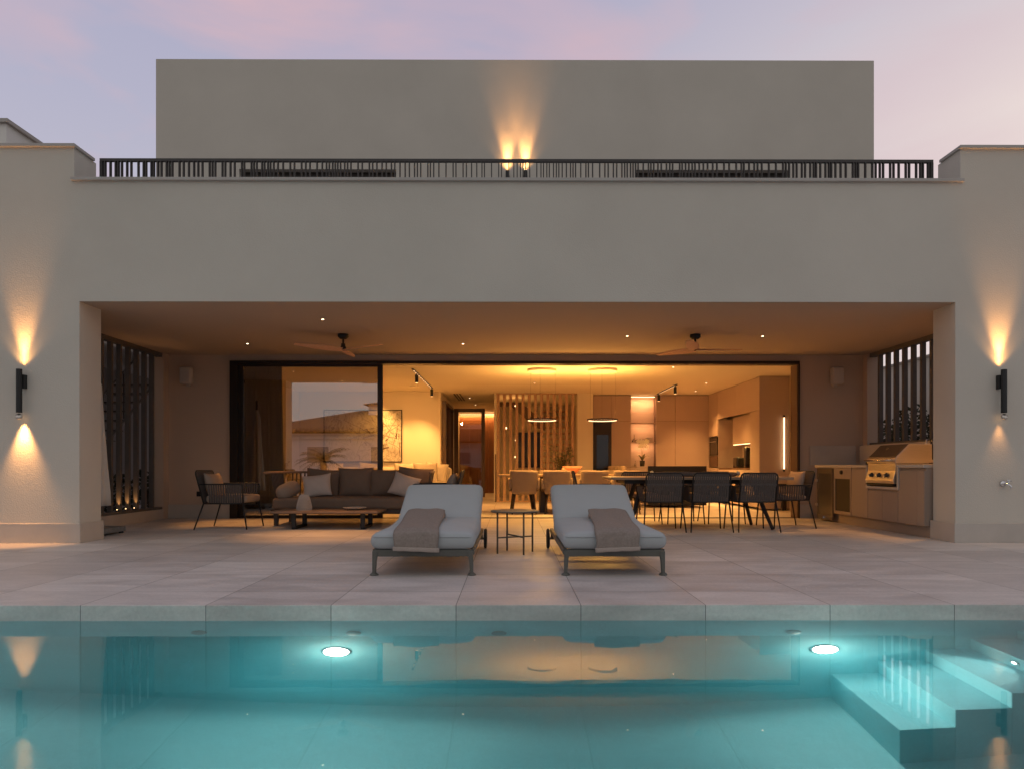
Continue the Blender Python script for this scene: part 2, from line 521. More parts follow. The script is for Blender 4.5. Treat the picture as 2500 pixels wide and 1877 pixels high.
        if loc is not None:
            ob.location = loc
        if bevel:
            bv = ob.modifiers.new('bevel', 'BEVEL'); bv.width = bevel; bv.segments = seg; bv.limit_method = 'ANGLE'
            bv.angle_limit = R(40)
        return ob


def wloc(o):
    v = Vector((0, 0, 0))
    while o is not None:
        v += o.location
        o = o.parent
    return v


def T(x=0, y=0, z=0, rx=0, ry=0, rz=0):
    return Matrix.Translation((x, y, z)) @ Matrix.Rotation(rz, 4, 'Z') @ Matrix.Rotation(ry, 4, 'Y') @ Matrix.Rotation(rx, 4, 'X')


def thing(name, label, cat, loc=(0, 0, 0), rz=0, group=None):
    o = bpy.data.objects.new(name, None)
    o.empty_display_size = 0.1
    C.objects.link(o)
    o.location = loc; o.rotation_euler = (0, 0, rz)
    o['label'] = label; o['category'] = cat; o['kind'] = 'thing'
    if group:
        o['group'] = group
    return o


def tag(o, label, cat, group=None):
    o['label'] = label; o['category'] = cat; o['kind'] = 'thing'
    if group:
        o['group'] = group
    return o


def struct(o, kind='structure'):
    o['kind'] = kind
    return o


def dup(o, parent=None):
    c = o.copy()
    C.objects.link(c)
    c.parent = parent
    for ch in list(o.children):
        dup(ch, c)
    return c


def lamp(kind, parent, loc, power, col, target=None, size=0.03, cone=60, blend=1.0, world=True, shape=None):
    d = bpy.data.lights.new('light', kind)
    d.energy = power; d.color = col
    if kind == 'SPOT':
        d.spot_size = R(cone); d.spot_blend = blend; d.shadow_soft_size = size
    elif kind == 'POINT':
        d.shadow_soft_size = size
    else:
        if shape:
            d.shape = 'RECTANGLE'; d.size, d.size_y = shape
        else:
            d.shape = 'DISK'; d.size = size
    o = bpy.data.objects.new('light', d)
    C.objects.link(o)
    loc = Vector(loc)
    o.location = loc
    if target is not None:
        o.rotation_euler = (Vector(target) - loc).to_track_quat('-Z', 'Y').to_euler()
    if parent is not None:
        o.parent = parent
        if world:
            o.location = loc - wloc(parent)
    return o


# ================================================================== setting
PX0, PX1, PY0, PY1 = -7.0, 4.25, 0.35, 4.39      # pool outline
WZ = -0.10                                       # water level
PD = WZ - 1.57                                   # pool floor

g = MB()
B = 700
for (x0, x1, y0, y1) in ((-B, PX0 - .5, -B, B), (PX1 + .5, B, -B, B), (PX0 - .5, PX1 + .5, -B, PY0 - .5), (PX0 - .5, PX1 + .5, PY1 + .5, B)):
    g.add([(x0, y0, -0.06), (x1, y0, -0.06), (x1, y1, -0.06), (x0, y1, -0.06)], [(0, 1, 2, 3)])
struct(g.build('ground', 'soil'))
g = MB()
g.box(-11, 11, PY1, 24.5, -0.105, 0)
struct(g.build('terrace', 'deck_stone', bevel=0.004))
g = MB()
g.box(-11, 11, -5, PY0, -0.105, 0)
g.box(-11, PX0, PY0, PY1, -0.105, 0)
g.box(PX1, 11, PY0, PY1, -0.105, 0)
struct(g.build('pool_deck', 'deck_stone'))
# pool basin: walls and floor as slabs
g = MB()
g.box(PX0 - .3, PX1 + .3, PY0 - .3, PY1 + .3, PD - .2, PD)
g.box(PX0 - .3, PX1 + .3, PY1 + 0.002, PY1 + .3, PD, -0.107)
g.box(PX0 - .3, PX1 + .3, PY0 - .3, PY0 - 0.002, PD, -0.107)
g.box(PX0 - .3, PX0 - 0.002, PY0, PY1, PD, -0.107)
g.box(PX1 + 0.002, PX1 + .3, PY0, PY1, PD, -0.107)
struct(g.build('pool_basin', 'pool_stone'))
g = MB()
for i, d in enumerate((1.204, 0.983, 0.76, 0.54, 0.32)):
    x0 = 2.066 + 0.3 * i
    x1 = x0 + 0.3 if i < 4 else PX1 + .01
    g.box(x0, x1, 3.62, PY1 + 0.01, PD - .05, WZ - d)
struct(g.build('pool_steps', 'pool_stone', bevel=0.006))
g = MB()
g.box(PX0 - .15, PX1 + .15, PY0 - .15, PY1 + .15, PD - .1, WZ)
struct(g.build('water', 'water'))

# ------------------------------------------------------------------ house
house = thing('house', 'flat roofed rendered villa with open terrace room and set-back upper storey', 'house', (0, 8.0, 0))
YF = 7.98
g = MB()
g.prism([(-10, 0), (-5.03, 0), (-5.03, 2.81), (5.21, 2.81), (5.21, 0), (10, 0), (10, 4.60), (5.27, 4.60), (5.27, 4.21), (-5.09, 4.21), (-5.09, 4.60), (-10, 4.60)], YF, YF + .42)
g.build('front_wall', 'plaster', house)
g = MB()
g.box(-5.115, 5.295, YF - .04, YF + .45, 4.21, 4.245)
g.box(-10, -5.065, YF - .04, YF + .36, 4.60, 4.635)
g.box(5.245, 10, YF - .04, YF + .36, 4.60, 4.635)
g.build('coping', 'coping_stone', house, bevel=0.003)
g = MB()
g.prism([(-10, YF - .022), (-5.008, YF - .022), (-5.008, YF + .445), (-10, YF + .445)], 0, .227, 'z')
g.build('skirting', 'stone_trim', house, bevel=0.003)
g = MB()
g.prism([(10, YF - .022), (5.188, YF - .022), (5.188, YF + .445), (10, YF + .445)], 0, .227, 'z')
g.build('skirting', 'stone_trim', house, bevel=0.003)
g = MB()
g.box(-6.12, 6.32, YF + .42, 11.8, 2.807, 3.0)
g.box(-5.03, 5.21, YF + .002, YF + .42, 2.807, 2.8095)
g.build('terrace_ceiling', 'soffit_lamplit', house)
g = MB()
g.box(-6.12, 6.32, YF + .42, 24, 3.0, 3.45)
g.build('roof_deck', 'grey_render', house)
# back wall of the terrace, header
g = MB()
g.box(-6.12, -4.83, 11.8, 12.0, 0, 2.81)
g.box(4.98, 6.32, 11.8, 12.0, 0, 2.81)
g.box(-4.83, 4.98, 11.8, 12.0, 2.70, 2.81)
g.box(-6.12, -5.90, 11.62, 11.8, 0, 2.81)
g.box(6.10, 6.32, 11.66, 11.8, 0, 2.81)
g.build('back_wall', 'plaster_lamplit', house)
g = MB()
g.box(-5.9, -4.83, 11.782, 11.8, 0, .235)
g.build('stone_kerb', 'stone_trim', house, bevel=0.003)
g = MB()
g.box(4.98, 5.2, 11.782, 11.8, 0, .235)
g.build('stone_kerb', 'stone_trim', house, bevel=0.003)
g = MB()
g.box(-6.12, -5.90, YF + .445, 11.62, 0, .17)
g.build('stone_kerb', 'stone_trim', house, bevel=0.003)
g = MB()
g.box(6.10, 6.32, YF + .445, 11.66, 0, .17)
g.build('stone_kerb', 'stone_trim', house, bevel=0.003)
# upper storey
UY = 11.2
g = MB()
for (a, b_) in ((-5.81, -4.45), (-1.88, 2.05), (4.59, 5.97)):
    g.box(a, b_, UY, UY + .3, 3.45, 5.75)
g.box(-5.81, 5.97, UY, UY + .3, 5.75, 7.55)
g.box(-5.81, -5.51, UY + .3, 19, 3.45, 7.55)
g.box(5.67, 5.97, UY + .3, 19, 3.45, 7.55)
g.box(-5.51, 5.67, 18.7, 19, 3.45, 7.55)
g.box(-5.51, 5.67, UY + .3, 18.7, 7.2, 7.4)
upper = g.build('upper_storey', 'plaster', house)
for (a, b_) in ((-4.45, -1.88), (2.05, 4.59)):
    mid = (a + b_) / 2
    g = MB()
    g.box(a, b_, UY + .12, UY + .18, 5.66, 5.75)
    g.box(a, a + .07, UY + .12, UY + .18, 3.5, 5.66)
    g.box(b_ - .07, b_, UY + .12, UY + .18, 3.5, 5.66)
    g.box(mid - .05, mid + .05, UY + .12, UY + .18, 3.5, 5.66)
    g.box(a, b_, UY + .12, UY + .18, 3.45, 3.5)
    w = g.build('window', 'bronze', upper)
    g = MB(); g.box(a + .07, b_ - .07, UY + .145, UY + .155, 3.5, 5.66)
    g.build('pane', 'dark_glass', w)
# taller volume beyond the left wing
g = MB()
g.box(-10, -7.0, 9.5, 17, 3.0, 5.64)
sv = g.build('side_storey', 'white_render', house)
g = MB(); g.box(-10.04, -6.95, 9.45, 17.05, 5.64, 5.69)
g.build('coping', 'coping_stone', sv)

# interior shell
RY = 17.5
LW = 16.8
SY = 17.1
CZ = 2.72
g = MB()
g.box(-5.35, -5.2, 12.0, LW, 0, CZ)                    # left side wall
g.box(-5.35, -1.73, LW, LW + .15, 0, CZ)               # wall behind the sofa
g.box(-1.88, -1.73, LW + .15, 23.2, 0, CZ)             # hall side
g.box(-1.73, -0.30, 23.0, 23.2, 0, CZ)                 # hall end
g.box(-0.42, -0.37, SY, 23.0, 0, CZ)                   # hall / stair wall
g.box(-0.37, 2.06, 20.6, 20.75, 0, CZ)                 # stair back
g.box(1.67, 2.06, SY, SY + .4, 0, CZ)                  # pillar
g.box(1.92, 2.06, SY + .4, 20.6, 0, CZ)
g.box(2.06, 6.2, RY + .6, RY + .75, 0, CZ)             # kitchen back
g.box(5.75, 5.9, 13.9, RY + .6, 0, CZ)                 # kitchen right
g.box(5.66, 6.3, 13.9, 14.0, 0, CZ)
g.box(6.18, 6.32, 12.0, 13.9, 0, CZ)
g.build('room_wall', 'room_white', house)
g = MB()
g.box(-5.35, 6.32, 12.0, 23.2, CZ, CZ + .05)
g.build('room_ceiling', 'room_white', house)
# door lining and fixed frame
dfm = MB()
dfm.box(-4.83, 4.98, 11.74, 11.96, 2.648, 2.70)
dfm.box(-4.83, -4.70, 11.74, 11.96, 0, 2.648)
dfm.box(4.955, 4.98, 11.735, 11.76, 0, 2.648)
dfm.box(-4.70, 4.94, 11.76, 11.94, -.001, .006)
dfm.build('opening_frame', 'bronze', house, bevel=0.002)
g = MB(); g.box(4.945, 4.98, 11.762, 12.04, 0, 2.647)
g.build('jamb_lining', 'brown_frame', house)
for k in range(3):
    g = MB(); g.box(-1.45 + .07 * k, -1.41 + .07 * k, 17.2, 19.0, CZ - .006, CZ - .001)
    g.build('air_slot', 'black_panel', house)
for (x, y) in ((-2.85, 12.9), (-2.2, 15.6)):
    g = MB(); g.lathe([(.0, -.012), (.10, -.012), (.115, 0)], (x, y, CZ), 24)
    g.build('ceiling_speaker', 'room_white', house, smooth=True)
# hall wood end panel and lit cove
g = MB()
for k in range(4):
    g.box(-1.73 + .33 * k + .004, -1.40 + .33 * k, 22.95, 23.0, 0, 2.55)
g.build('hall_panel', 'hall_wood', house)
g = MB(); g.box(-1.72, -.44, 22.9, 22.93, 2.62, 2.635)
cv = g.build('cove_light', 'led_line', house)
lamp('AREA', house, (-1.1, 22.85, 2.60), 14, WARM, (-1.1, 22.97, 0.5), shape=(1.2, .05))
# stair behind the slats
g = MB()
for k in range(15):
    g.box(.90, 1.70, 18.0 + .17 * k, 18.27 + .17 * k, .17 * k + .13, .17 * k + .17)
g.box(.86, .90, 17.9, 18.0, 0, .3)
g.build('stair', 'slat_wood', house)
g = MB()
g.prism([(-.36, 2.71), (.3, 2.71), (.98, 2.12), (.98, 1.9), (.7, 2.02), (-.0, 2.60), (-.36, 2.60)], 19.4, 19.5)
g.build('stair_soffit', 'brown_frame', house)
g = MB(); g.box(.22, .95, 20.55, 20.59, .86, 1.92)
wdw = g.build('window', 'black_gloss', house)

# slatted partition
sp = thing('slat_partition', 'row of vertical timber slats screening the staircase', 'room divider', (0.7, SY, 0))
for k in range(13):
    x = -.352 + .156 * k
    g = MB(); g.box(x, x + .070, SY, SY + .10, .03, CZ - .02)
    g.build('slat', 'slat_wood', sp, bevel=0.003)
g = MB(); g.box(-.365, 1.66, SY - .01, SY + .12, CZ - .02, CZ - .001); g.build('top_rail', 'slat_wood', sp)
g = MB(); g.box(-.365, 1.66, SY - .01, SY + .12, 0.001, .03); g.build('bottom_rail', 'slat_wood', sp)
g = MB(); g.box(-.39, -.366, SY - .04, SY - .012, 0, 1.2)
g.build('edge_bar', 'brown_frame', sp)
# bulbs hanging in the stairwell
for i, (x, z) in enumerate(((.13, 2.50), (-.13, 1.92), (.14, 1.60), (.13, 1.15), (.0, 1.37))):
    y = 18.2 + .15 * i
    p = thing('pendant_bulb', ['topmost tiny pendant bulb glowing behind the timber slats',
                               'tiny pendant bulb hanging behind the leftmost slats, second from the top',
                               'tiny pendant bulb level with the top of the stair window',
                               'lowest tiny pendant bulb beside the dark stair window',
                               'faint tiny pendant bulb hanging left of the dark stair window'][i], 'pendant bulb', (x, y, z), 0, 'pendant bulbs in the stairwell')
    g = MB(); g.tube([(0, 0, .03), (0, 0, CZ - z)], .003, 5); g.build('cable', 'black_metal', p, False)
    g = MB(); g.lathe([(0, -.026), (.02, -.018), (.026, 0), (.02, .018), (.008, .03)], seg=12)
    g.build('bulb', 'led_white', p, False, True)
    lamp('POINT', p, (0, -.06, -.02), 3, WARM, size=.03, world=False)

# hall glass door and glazed side panels, parts of the house
g = MB()
g.box(-1.62, -.74, 19.48, 19.54, 2.44, 2.54)
g.box(-.84, -.74, 19.48, 19.54, 0.02, 2.44)
g.box(-1.62, -1.50, 19.48, 19.54, 0.02, 2.44)
g.box(-1.50, -.84, 19.48, 19.54, .02, .10)
gd = g.build('glass_door', 'brown_frame', house, bevel=0.003)
g = MB(); g.box(-1.50, -.84, 19.505, 19.515, .10, 2.44)
g.build('pane', 'clear_glass', gd)
g = MB(); g.tube([(-.79, 19.47, .98), (-.79, 19.44, .98), (-.79, 19.44, 1.16), (-.79, 19.47, 1.16)], .01, 8)
g.build('handle', 'brown_frame', gd)
g = MB()
for y in (17.2, 18.3, 19.38):
    g.box(-1.73, -1.63, y, y + .1, 0.01, 2.44)
g.box(-1.73, -1.63, 17.2, 19.48, 2.44, 2.54)
gf = g.build('side_panel', 'brown_frame', house)
g = MB(); g.box(-1.71, -1.70, 17.3, 19.38, .01, 2.44); g.build('pane', 'dark_glass', gf)

# ------------------------------------------------------------------ sliding glass panel
sd = thing('sliding_door', 'closed sliding glass panel reflecting the sky and house opposite', 'glass door', (-3.5, 11.85, 0))
g = MB()
g.box(-2.31, -2.22, 11.83, 11.87, 0.007, 2.648)
g.box(-4.70, -4.63, 11.83, 11.87, 0.007, 2.648)
g.box(-4.63, -2.31, 11.83, 11.87, 2.61, 2.648)
g.box(-4.63, -2.31, 11.83, 11.87, 0.007, .05)
g.build('frame', 'bronze', sd, bevel=0.002)
g = MB(); g.add([(-4.63, 11.845, .05), (-2.31, 11.845, .05), (-2.31, 11.845, 2.61), (-4.63, 11.845, 2.61)], [(0, 1, 2, 3)])
g.build('pane', 'pane_glass', sd)
# curtain behind the panel
g = MB()
n = 90
vs = []; fs = []
for j in range(2):
    for i in range(n + 1):
        u = i / n
        x = -5.0 + .84 * u + .02 * math.sin(u * 40)
        y = 12.42 + .05 * math.sin(u * 62) + .02 * math.sin(u * 23)
        vs.append((x + (.05 * u if j == 0 else 0), y, .02 if j == 0 else 2.70))
for i in range(n):
    fs.append((i, i + 1, n + 2 + i, n + 1 + i))
g.add(vs, fs)
cu = g.build('curtain', 'curtain', smooth=True)
md = cu.modifiers.new('solid', 'SOLIDIFY'); md.thickness = .004
tag(cu, 'dark brown full height curtain gathered behind the glass panel', 'curtain')

# ------------------------------------------------------------------ railing
rl = thing('railing', 'dark metal balcony railing with closely spaced uneven bars', 'railing', (0, 8.17, 4.245))
g = MB(); g.box(-4.90, 5.06, 8.15, 8.19, 4.52, 4.555); g.build('top_rail', 'rail_metal', rl, bevel=0.003)
g = MB()
x = -4.88
rb = random.Random(3)
while x < 5.05:
    g.box(x, x + .012, 8.15, 8.19, 4.247, 4.52)
    x += rb.choice((.030, .034, .040, .050, .062, .085))
g.build('balusters', 'rail_metal', rl)
for (a, b_) in ((-4.90, -4.885), (5.045, 5.06)):
    g = MB(); g.box(a, b_, 8.15, 8.19, 4.246, 4.52); g.build('end_post', 'rail_metal', rl)

# ------------------------------------------------------------------ wall lamps
def wall_lamp(x, y, ztop, zbot, label, down=True, head=True, up=1.0):
    p = thing('wall_lamp', label, 'wall lamp', (x, y, zbot), 0, 'tubular wall lamps')
    yc = y - .085
    g = MB(); g.lathe([(.026, zbot), (.031, zbot), (.031, ztop), (.026, ztop), (.024, ztop - .03), (.0, ztop - .03)], (x, yc, 0), 20)
    g.build('tube', 'black_metal', p, smooth=False)
    g = MB(); g.box(x - .005, x + .035 * (1 if x < 0 else -1), y - .06, y, ztop - .22, ztop - .06)
    g.build('bracket', 'black_metal', p, bevel=0.003)
    g = MB(); g.disc((x, yc, ztop - .026), .024)
    g.build('bulb', 'lamp_glow', p)
    lamp('SPOT', p, (x, y - .07, ztop + .005), 11 * up, (1, .48, .15), (x, y + .0, ztop + 1.0), size=.03, cone=95, blend=1.0)
    lamp('SPOT', p, (x, y - .035, ztop + .005), 30 * up, (1, .50, .15), (x, y + .03, ztop + 1.2), size=.025, cone=34, blend=1.0)
    lamp('SPOT', p, (x, y - .08, ztop + .006), 90 * up, (1, .45, .14), (x, y + .05, ztop + 1.6), size=.03, cone=42, blend=1.0)
    if head:
        g = MB()
        mt = T(x, yc - .005, zbot - .045, rx=R(52), ry=R(8))
        g.lathe([(.0, .02), (.03, .02), (.036, .0), (.034, -.012), (.028, -.005), (0, .004)], seg=20, mtx=mt)
        h = g.build('reflector', 'steel', p, smooth=True)
        g = MB(); mt2 = mt @ Matrix.Translation((0, 0, -.014)); g.lathe([(0, 0), (.025, 0), (.025, -.003), (0, -.003)], seg=16, mtx=mt2)
        g.build('bulb', 'led_warm', h)
    if head:
        lamp('SPOT', p, (x, y - .055, zbot - .075), 115 if down else 7, (1, .46, .15), (x, y + .01, 0.0), size=.03, cone=60, blend=1.0)
    return p


wall_lamp(-5.67, YF, 2.01, 1.51, 'black tube wall lamp on the left pillar, lit above and below')
wall_lamp(5.72, YF, 2.01, 1.51, 'black tube wall lamp above the tap on the right pillar', down=False)
wall_lamp(-.054, UY, 5.69, 5.20, 'left one of the paired upper wall lamps behind the railing', down=False, head=False, up=1.2)
wall_lamp(.24, UY, 5.69, 5.20, 'right one of the paired upper wall lamps behind the railing', down=False, head=False, up=1.2)

# tap
p = thing('garden_tap', 'small chrome garden tap on the right pillar', 'tap', (5.77, YF, .684))
g = MB(); g.disc((5.76, YF - .01, .69), .03, 'y', h=.02); g.tube([(5.76, YF, .69), (5.76, YF - .07, .69), (5.79, YF - .09, .67), (5.80, YF - .10, .63)], .011, 10)
g.build('spout', 'chrome', p, smooth=True)
g = MB(); g.tube([(5.775, YF - .07, .69), (5.79, YF - .07, .72)], .009, 8); g.tube([(5.765, YF - .07, .735), (5.815, YF - .07, .72)], .008, 8)
g.build('handle', 'chrome', p, smooth=True)

# speakers on the terrace wall
for (x, lab) in ((-5.55, 'white wall speaker beside the left slatted screen'), (5.60, 'white wall speaker above the outdoor kitchen')):
    p = thing('wall_speaker', lab, 'speaker', (x, 11.8, 2.4), 0, 'terrace wall speakers')
    g = MB(); g.rbox(.20, .12, .30, .035, 8, mtx=T(x, 11.70, 2.44)); g.build('case', 'speaker_white', p, smooth=True)
    g = MB(); g.rbox(.175, .02, .27, .009, 6, mtx=T(x, 11.637, 2.44)); g.build('grille', 'speaker_white', p, smooth=True)
    g = MB(); g.box(x - .03, x + .03, 11.75, 11.8, 2.26, 2.30); g.build('bracket', 'speaker_white', p)


def socket(x, y, z, w, h, lab):
    p = thing('wall_socket', lab, 'socket', (x, y, z), 0, 'black wall sockets')
    g = MB(); g.box(x - w / 2, x + w / 2, y - .012, y, z - h / 2, z + h / 2); g.build('plate', 'black_metal', p, bevel=0.003)
    g = MB()
    for k in (-.25, .25):
        g.disc((x + k * w, y - .013, z), h * .28, 'y', 16, .004)
    g.build('outlet', 'dial_black', p)


socket(-5.36, 11.782, .42, .10, .085, 'black wall socket behind the left armchair')
socket(5.73, 11.782, 1.09, .17, .085, 'black double socket on the outdoor kitchen splashback')

# slatted side screens
for side in (-1, 1):
    xs = -5.97 if side < 0 else 6.17
    z0 = .17 if side < 0 else 1.25
    p = thing('slatted_screen', 'dark vertical slat screen closing the left end of the terrace' if side < 0 else
              'dark vertical slat screen above the outdoor kitchen', 'slatted screen', (xs, 10.0, z0), 0, 'slatted side screens')
    g = MB()
    g.box(xs - .05, xs + .05, 8.46, 11.62, 2.74, 2.81); g.build('top_rail', 'slat_metal', p)
    g = MB(); g.box(xs - .05, xs + .05, 8.46, 11.62, z0, z0 + .04); g.build('bottom_rail', 'slat_metal', p)
    y = 8.55
    while y < 11.6:
        g = MB(); g.box(xs - .035, xs + .035, y - .025, y + .025, z0 + .04, 2.74)
        g.build('slat', 'slat_metal', p, bevel=0.003)
        y += .235
    for k in range(3):
        yy = 8.55 + .235 * (8 + k) - .075
        zb = z0 + .04 if side < 0 else z0 - .06
        xl = xs + (.01 if side < 0 else -.02)
        q = thing('ground_uplight', ('left' if side < 0 else 'right') + ' screen slat uplight, ' + ('nearest the pool', 'middle of the three', 'nearest the back wall')[k], 'uplight', (xs, yy, zb), 0, 'small uplights between the slats')
        g = MB(); g.lathe([(.022, 0), (.022, .02), (.017, .025), (0, .025)], (xl, yy, zb), 14); g.build('housing', 'steel_dark', q, smooth=True)
        g = MB(); g.disc((xl, yy, zb + .028), .009, h=.003); g.build('bulb', 'lamp_glow', q)
        lamp('SPOT', q, (xl, yy + .02, zb + .04), 7, (1, .48, .16), (xl, yy + .06, zb + .9), size=.008, cone=50)

# terrace downlights
for i, (x, y, lab) in enumerate(((-2.46, 8.94, 'recessed terrace downlight in front of the left fan'), (-4.13, 10.72, 'recessed terrace downlight over the left armchair'),
                                 (-.75, 10.72, 'recessed terrace downlight just right of the left fan'), (1.72, 10.07, 'recessed terrace downlight just left of the right fan'),
                                 (3.72, 10.07, 'recessed terrace downlight just right of the right fan'), (5.62, 8.72, 'recessed terrace downlight over the grill, behind the right pillar'))):
    p = thing('downlight', lab, 'downlight', (x, y, 2.81), 0, 'recessed terrace downlights')
    g = MB(); g.lathe([(.032, 0), (.032, -.004), (.024, -.004), (.022, .0)], (x, y, 2.81), 18); g.build('rim', 'room_white', p)
    g = MB(); g.disc((x, y, 2.806), .015, h=.003); g.build('bulb', 'downlight_glow', p)
    lamp('SPOT', p, (x, y, 2.79), (210, 170, 150, 110, 150, 130)[i], AMB, (x, y + (.25 if i == 5 else 0), 0), size=.03, cone=52 if i < 5 else 75, blend=1.0)


# ceiling fans
def fan(x, y, rot, lab):
    p = thing('ceiling_fan', lab, 'ceiling fan', (x, y, 2.81), rot, 'terrace ceiling fans')
    g = MB(); g.lathe([(.0, 0), (.075, -.0), (.078, -.04), (.05, -.07), (.018, -.075)], seg=24); g.build('canopy', 'black_metal', p, False, True)
    g = MB(); g.tube([(0, 0, -.06), (0, 0, -.19)], .014, 10); g.lathe([(.0, -.13), (.03, -.14), (.03, -.17), (.045, -.20), (.02, -.235), (0, -.24)], seg=18)
    g.build('rod', 'black_metal', p, False, True)
    for k in range(3):
        a = 2 * PI * k / 3
        g = MB()
        vs = []; fs = []
        nn = 10
        for j in range(nn + 1):
            u = j / nn
            r = .02 + .68 * u
            wd = .055 + .035 * math.sin(PI * min(1, u * 1.1)) - .012 * u
            tw = R(16) * (1 - .5 * u)
            for e in (-1, 1):
                for hh in (-.006, .006):
                    vs.append((r, e * wd * math.cos(tw), -.225 + .015 * u + e * wd * math.sin(tw) + hh))
        for j in range(nn):
            o = 4 * j
            fs += [(o, o + 4, o + 6, o + 2), (o + 1, o + 3, o + 7, o + 5), (o, o + 1, o + 5, o + 4), (o + 2, o + 6, o + 7, o + 3)]
        fs += [(0, 2, 3, 1), (4 * nn, 4 * nn + 1, 4 * nn + 3, 4 * nn + 2)]
        g.add(vs, fs, Matrix.Rotation(a, 4, 'Z'))
        g.build('blade', 'fan_wood', p, False, True, bevel=0.003)
    return p


fan(-2.44, 9.95, R(-28), 'wooden three-blade ceiling fan over the sofa end of the terrace')
fan(2.69, 9.95, R(8), 'wooden three-blade ceiling fan over the outdoor dining table')

# parasol behind the left pillar
p = thing('folded_parasol', 'folded white parasol standing behind the left pillar', 'parasol', (-5.46, 9.0, 0))
g = MB()
prof = [(.03, 2.1), (.07, 1.95), (.10, 1.4), (.135, .9), (.165, .55), (.17, .38), (.10, .37)]
vs = []; fs = []
sg = 40
for (r, z) in prof:
    for k in range(sg):
        a = 2 * PI * k / sg
        rr = r * (1 + .10 * math.sin(8 * a) * (1 if r > .04 else 0))
        vs.append((-5.46 + rr * math.cos(a), 9.0 + rr * math.sin(a), z))
for i in range(len(prof) - 1):
    for k in range(sg):
        fs.append((i * sg + k, i * sg + (k + 1) % sg, (i + 1) * sg + (k + 1) % sg, (i + 1) * sg + k))
g.add(vs, fs); g.build('canopy', 'canvas_white', p, smooth=True)
g = MB(); g.tube([(-5.46, 9, .05), (-5.46, 9, 2.3)], .024, 12); g.build('pole', 'steel_dark', p, smooth=True)
g = MB(); g.box(-5.74, -5.20, 8.76, 9.24, .025, .09); bs = g.build('base', 'concrete', p, bevel=.006)
g = MB()
for (a, b_) in ((-5.70, 8.8), (-5.24, 8.8), (-5.70, 9.2), (-5.24, 9.2)):
    g.lathe([(.03, 0), (.03, .026)], (a, b_, 0), 12)
g.build('caster', 'black_metal', bs)

# ================================================================== outdoor furniture
def rope_panel(p0, p1, q0, q1, n, wd, th=.006):
    """n flat rope strips from line p0-p1 (top) to q0-q1 (bottom)"""
    g = MB()
    p0, p1, q0, q1 = map(Vector, (p0, p1, q0, q1))
    for i in range(n):
        u = (i + .5) / n
        a = p0.lerp(p1, u); b_ = q0.lerp(q1, u)
        side = (p1 - p0).normalized() * wd / 2
        nrm = (b_ - a).cross(side).normalized() * th
        g.add([a - side - nrm, a + side - nrm, a + side + nrm, a - side + nrm, b_ - side - nrm, b_ + side - nrm, b_ + side + nrm, b_ - side + nrm],
              [(0, 1, 2, 3), (7, 6, 5, 4), (0, 4, 5, 1), (1, 5, 6, 2), (2, 6, 7, 3), (3, 7, 4, 0)])
    return g


def rope_chair(label, loc, rz, w=.56, d=.56, H=.80, seat=.41, arm=.62, lounge=False, group=None):
    """front looks to local -y"""
    p = thing('rope_armchair' if lounge else 'rope_dining_chair', label, 'armchair' if lounge else 'chair', loc, rz, group)
    hw, hd = w / 2, d / 2
    lean = .09 if lounge else .06
    r = .011
    iw = hw - .03
    bt = (hd + lean)
    g = MB()
    # back hoop
    g.tube([(-iw, hd - .03, seat), (-iw, bt - .01, H - .05), (-iw + .012, bt - .004, H - .02), (-iw + .04, bt, H), (iw - .04, bt, H), (iw - .012, bt - .004, H - .02), (iw, bt - .01, H - .05), (iw, hd - .03, seat)], r)
    # seat ring
    g.tube([(-iw, hd - .03, seat), (iw, hd - .03, seat), (iw + .01, -hd + .03, seat), (-iw - .01, -hd + .03, seat), (-iw, hd - .03, seat)], r)
    # arms
    for s in (-1, 1):
        u = (arm - seat) / (H - seat)
        yb = hd - .03 + (bt - hd + .03) * u
        g.tube([(s * iw, yb, arm), (s * (hw), yb - .06, arm), (s * hw, -hd + .06, arm), (s * hw, -hd + .035, arm - .01), (s * hw, -hd + .03, arm - .04), (s * (iw + .01), -hd + .03, seat)], r)
    g.build('frame', 'black_metal', p, False, True)
    for s in (-1, 1):
        g = MB(); g.tube([(s * iw, hd - .03, seat), (s * (hw + .005), hd + .04 + (.05 if lounge else .02), 0.002)], .012, 8, .009); g.build('leg', 'black_metal', p, False, True)
        g = MB(); g.tube([(s * (iw + .01), -hd + .03, seat), (s * (hw + .005), -hd - (.03 if lounge else .0), 0.002)], .012, 8, .009); g.build('leg', 'black_metal', p, False, True)
    n = 16
    rope_panel((-iw + .02, bt, H), (iw - .02, bt, H), (-iw + .01, hd - .03, seat), (iw - .01, hd - .03, seat), n, .0225).build('back_rope', 'rope', p, False)
    if not lounge:
        u = (arm - seat) / (H - seat)
        yb = hd - .03 + (bt - hd + .03) * u
        g = MB(); g.box(-iw, iw, yb - .002, yb + .014, arm + .015, arm + .04); g.build('back_band', 'rope', p, False)
    for s in (-1, 1):
        rope_panel((s * hw, -hd + .05, arm), (s * hw, hd - .10, arm), (s * (iw + .006), -hd + .05, seat), (s * (iw + .003), hd - .10, seat), 14 if lounge else 12, .019).build('arm_rope', 'rope', p, False)
    g = MB(); g.rbox(2 * iw - .02, d - .05, .10 if lounge else .06, .03, 8, .02, T(0, -.03, seat + (.06 if lounge else .035)))
    g.build('seat_cushion', 'taupe_fabric', p, False, True)
    if lounge:
        g = MB(); g.pillow(.50, .36, .16, 10, T(0, hd - .06, seat + .25, rx=R(-14)), 5)
        g.build('back_cushion', 'taupe_fabric', p, False, True)
    return p


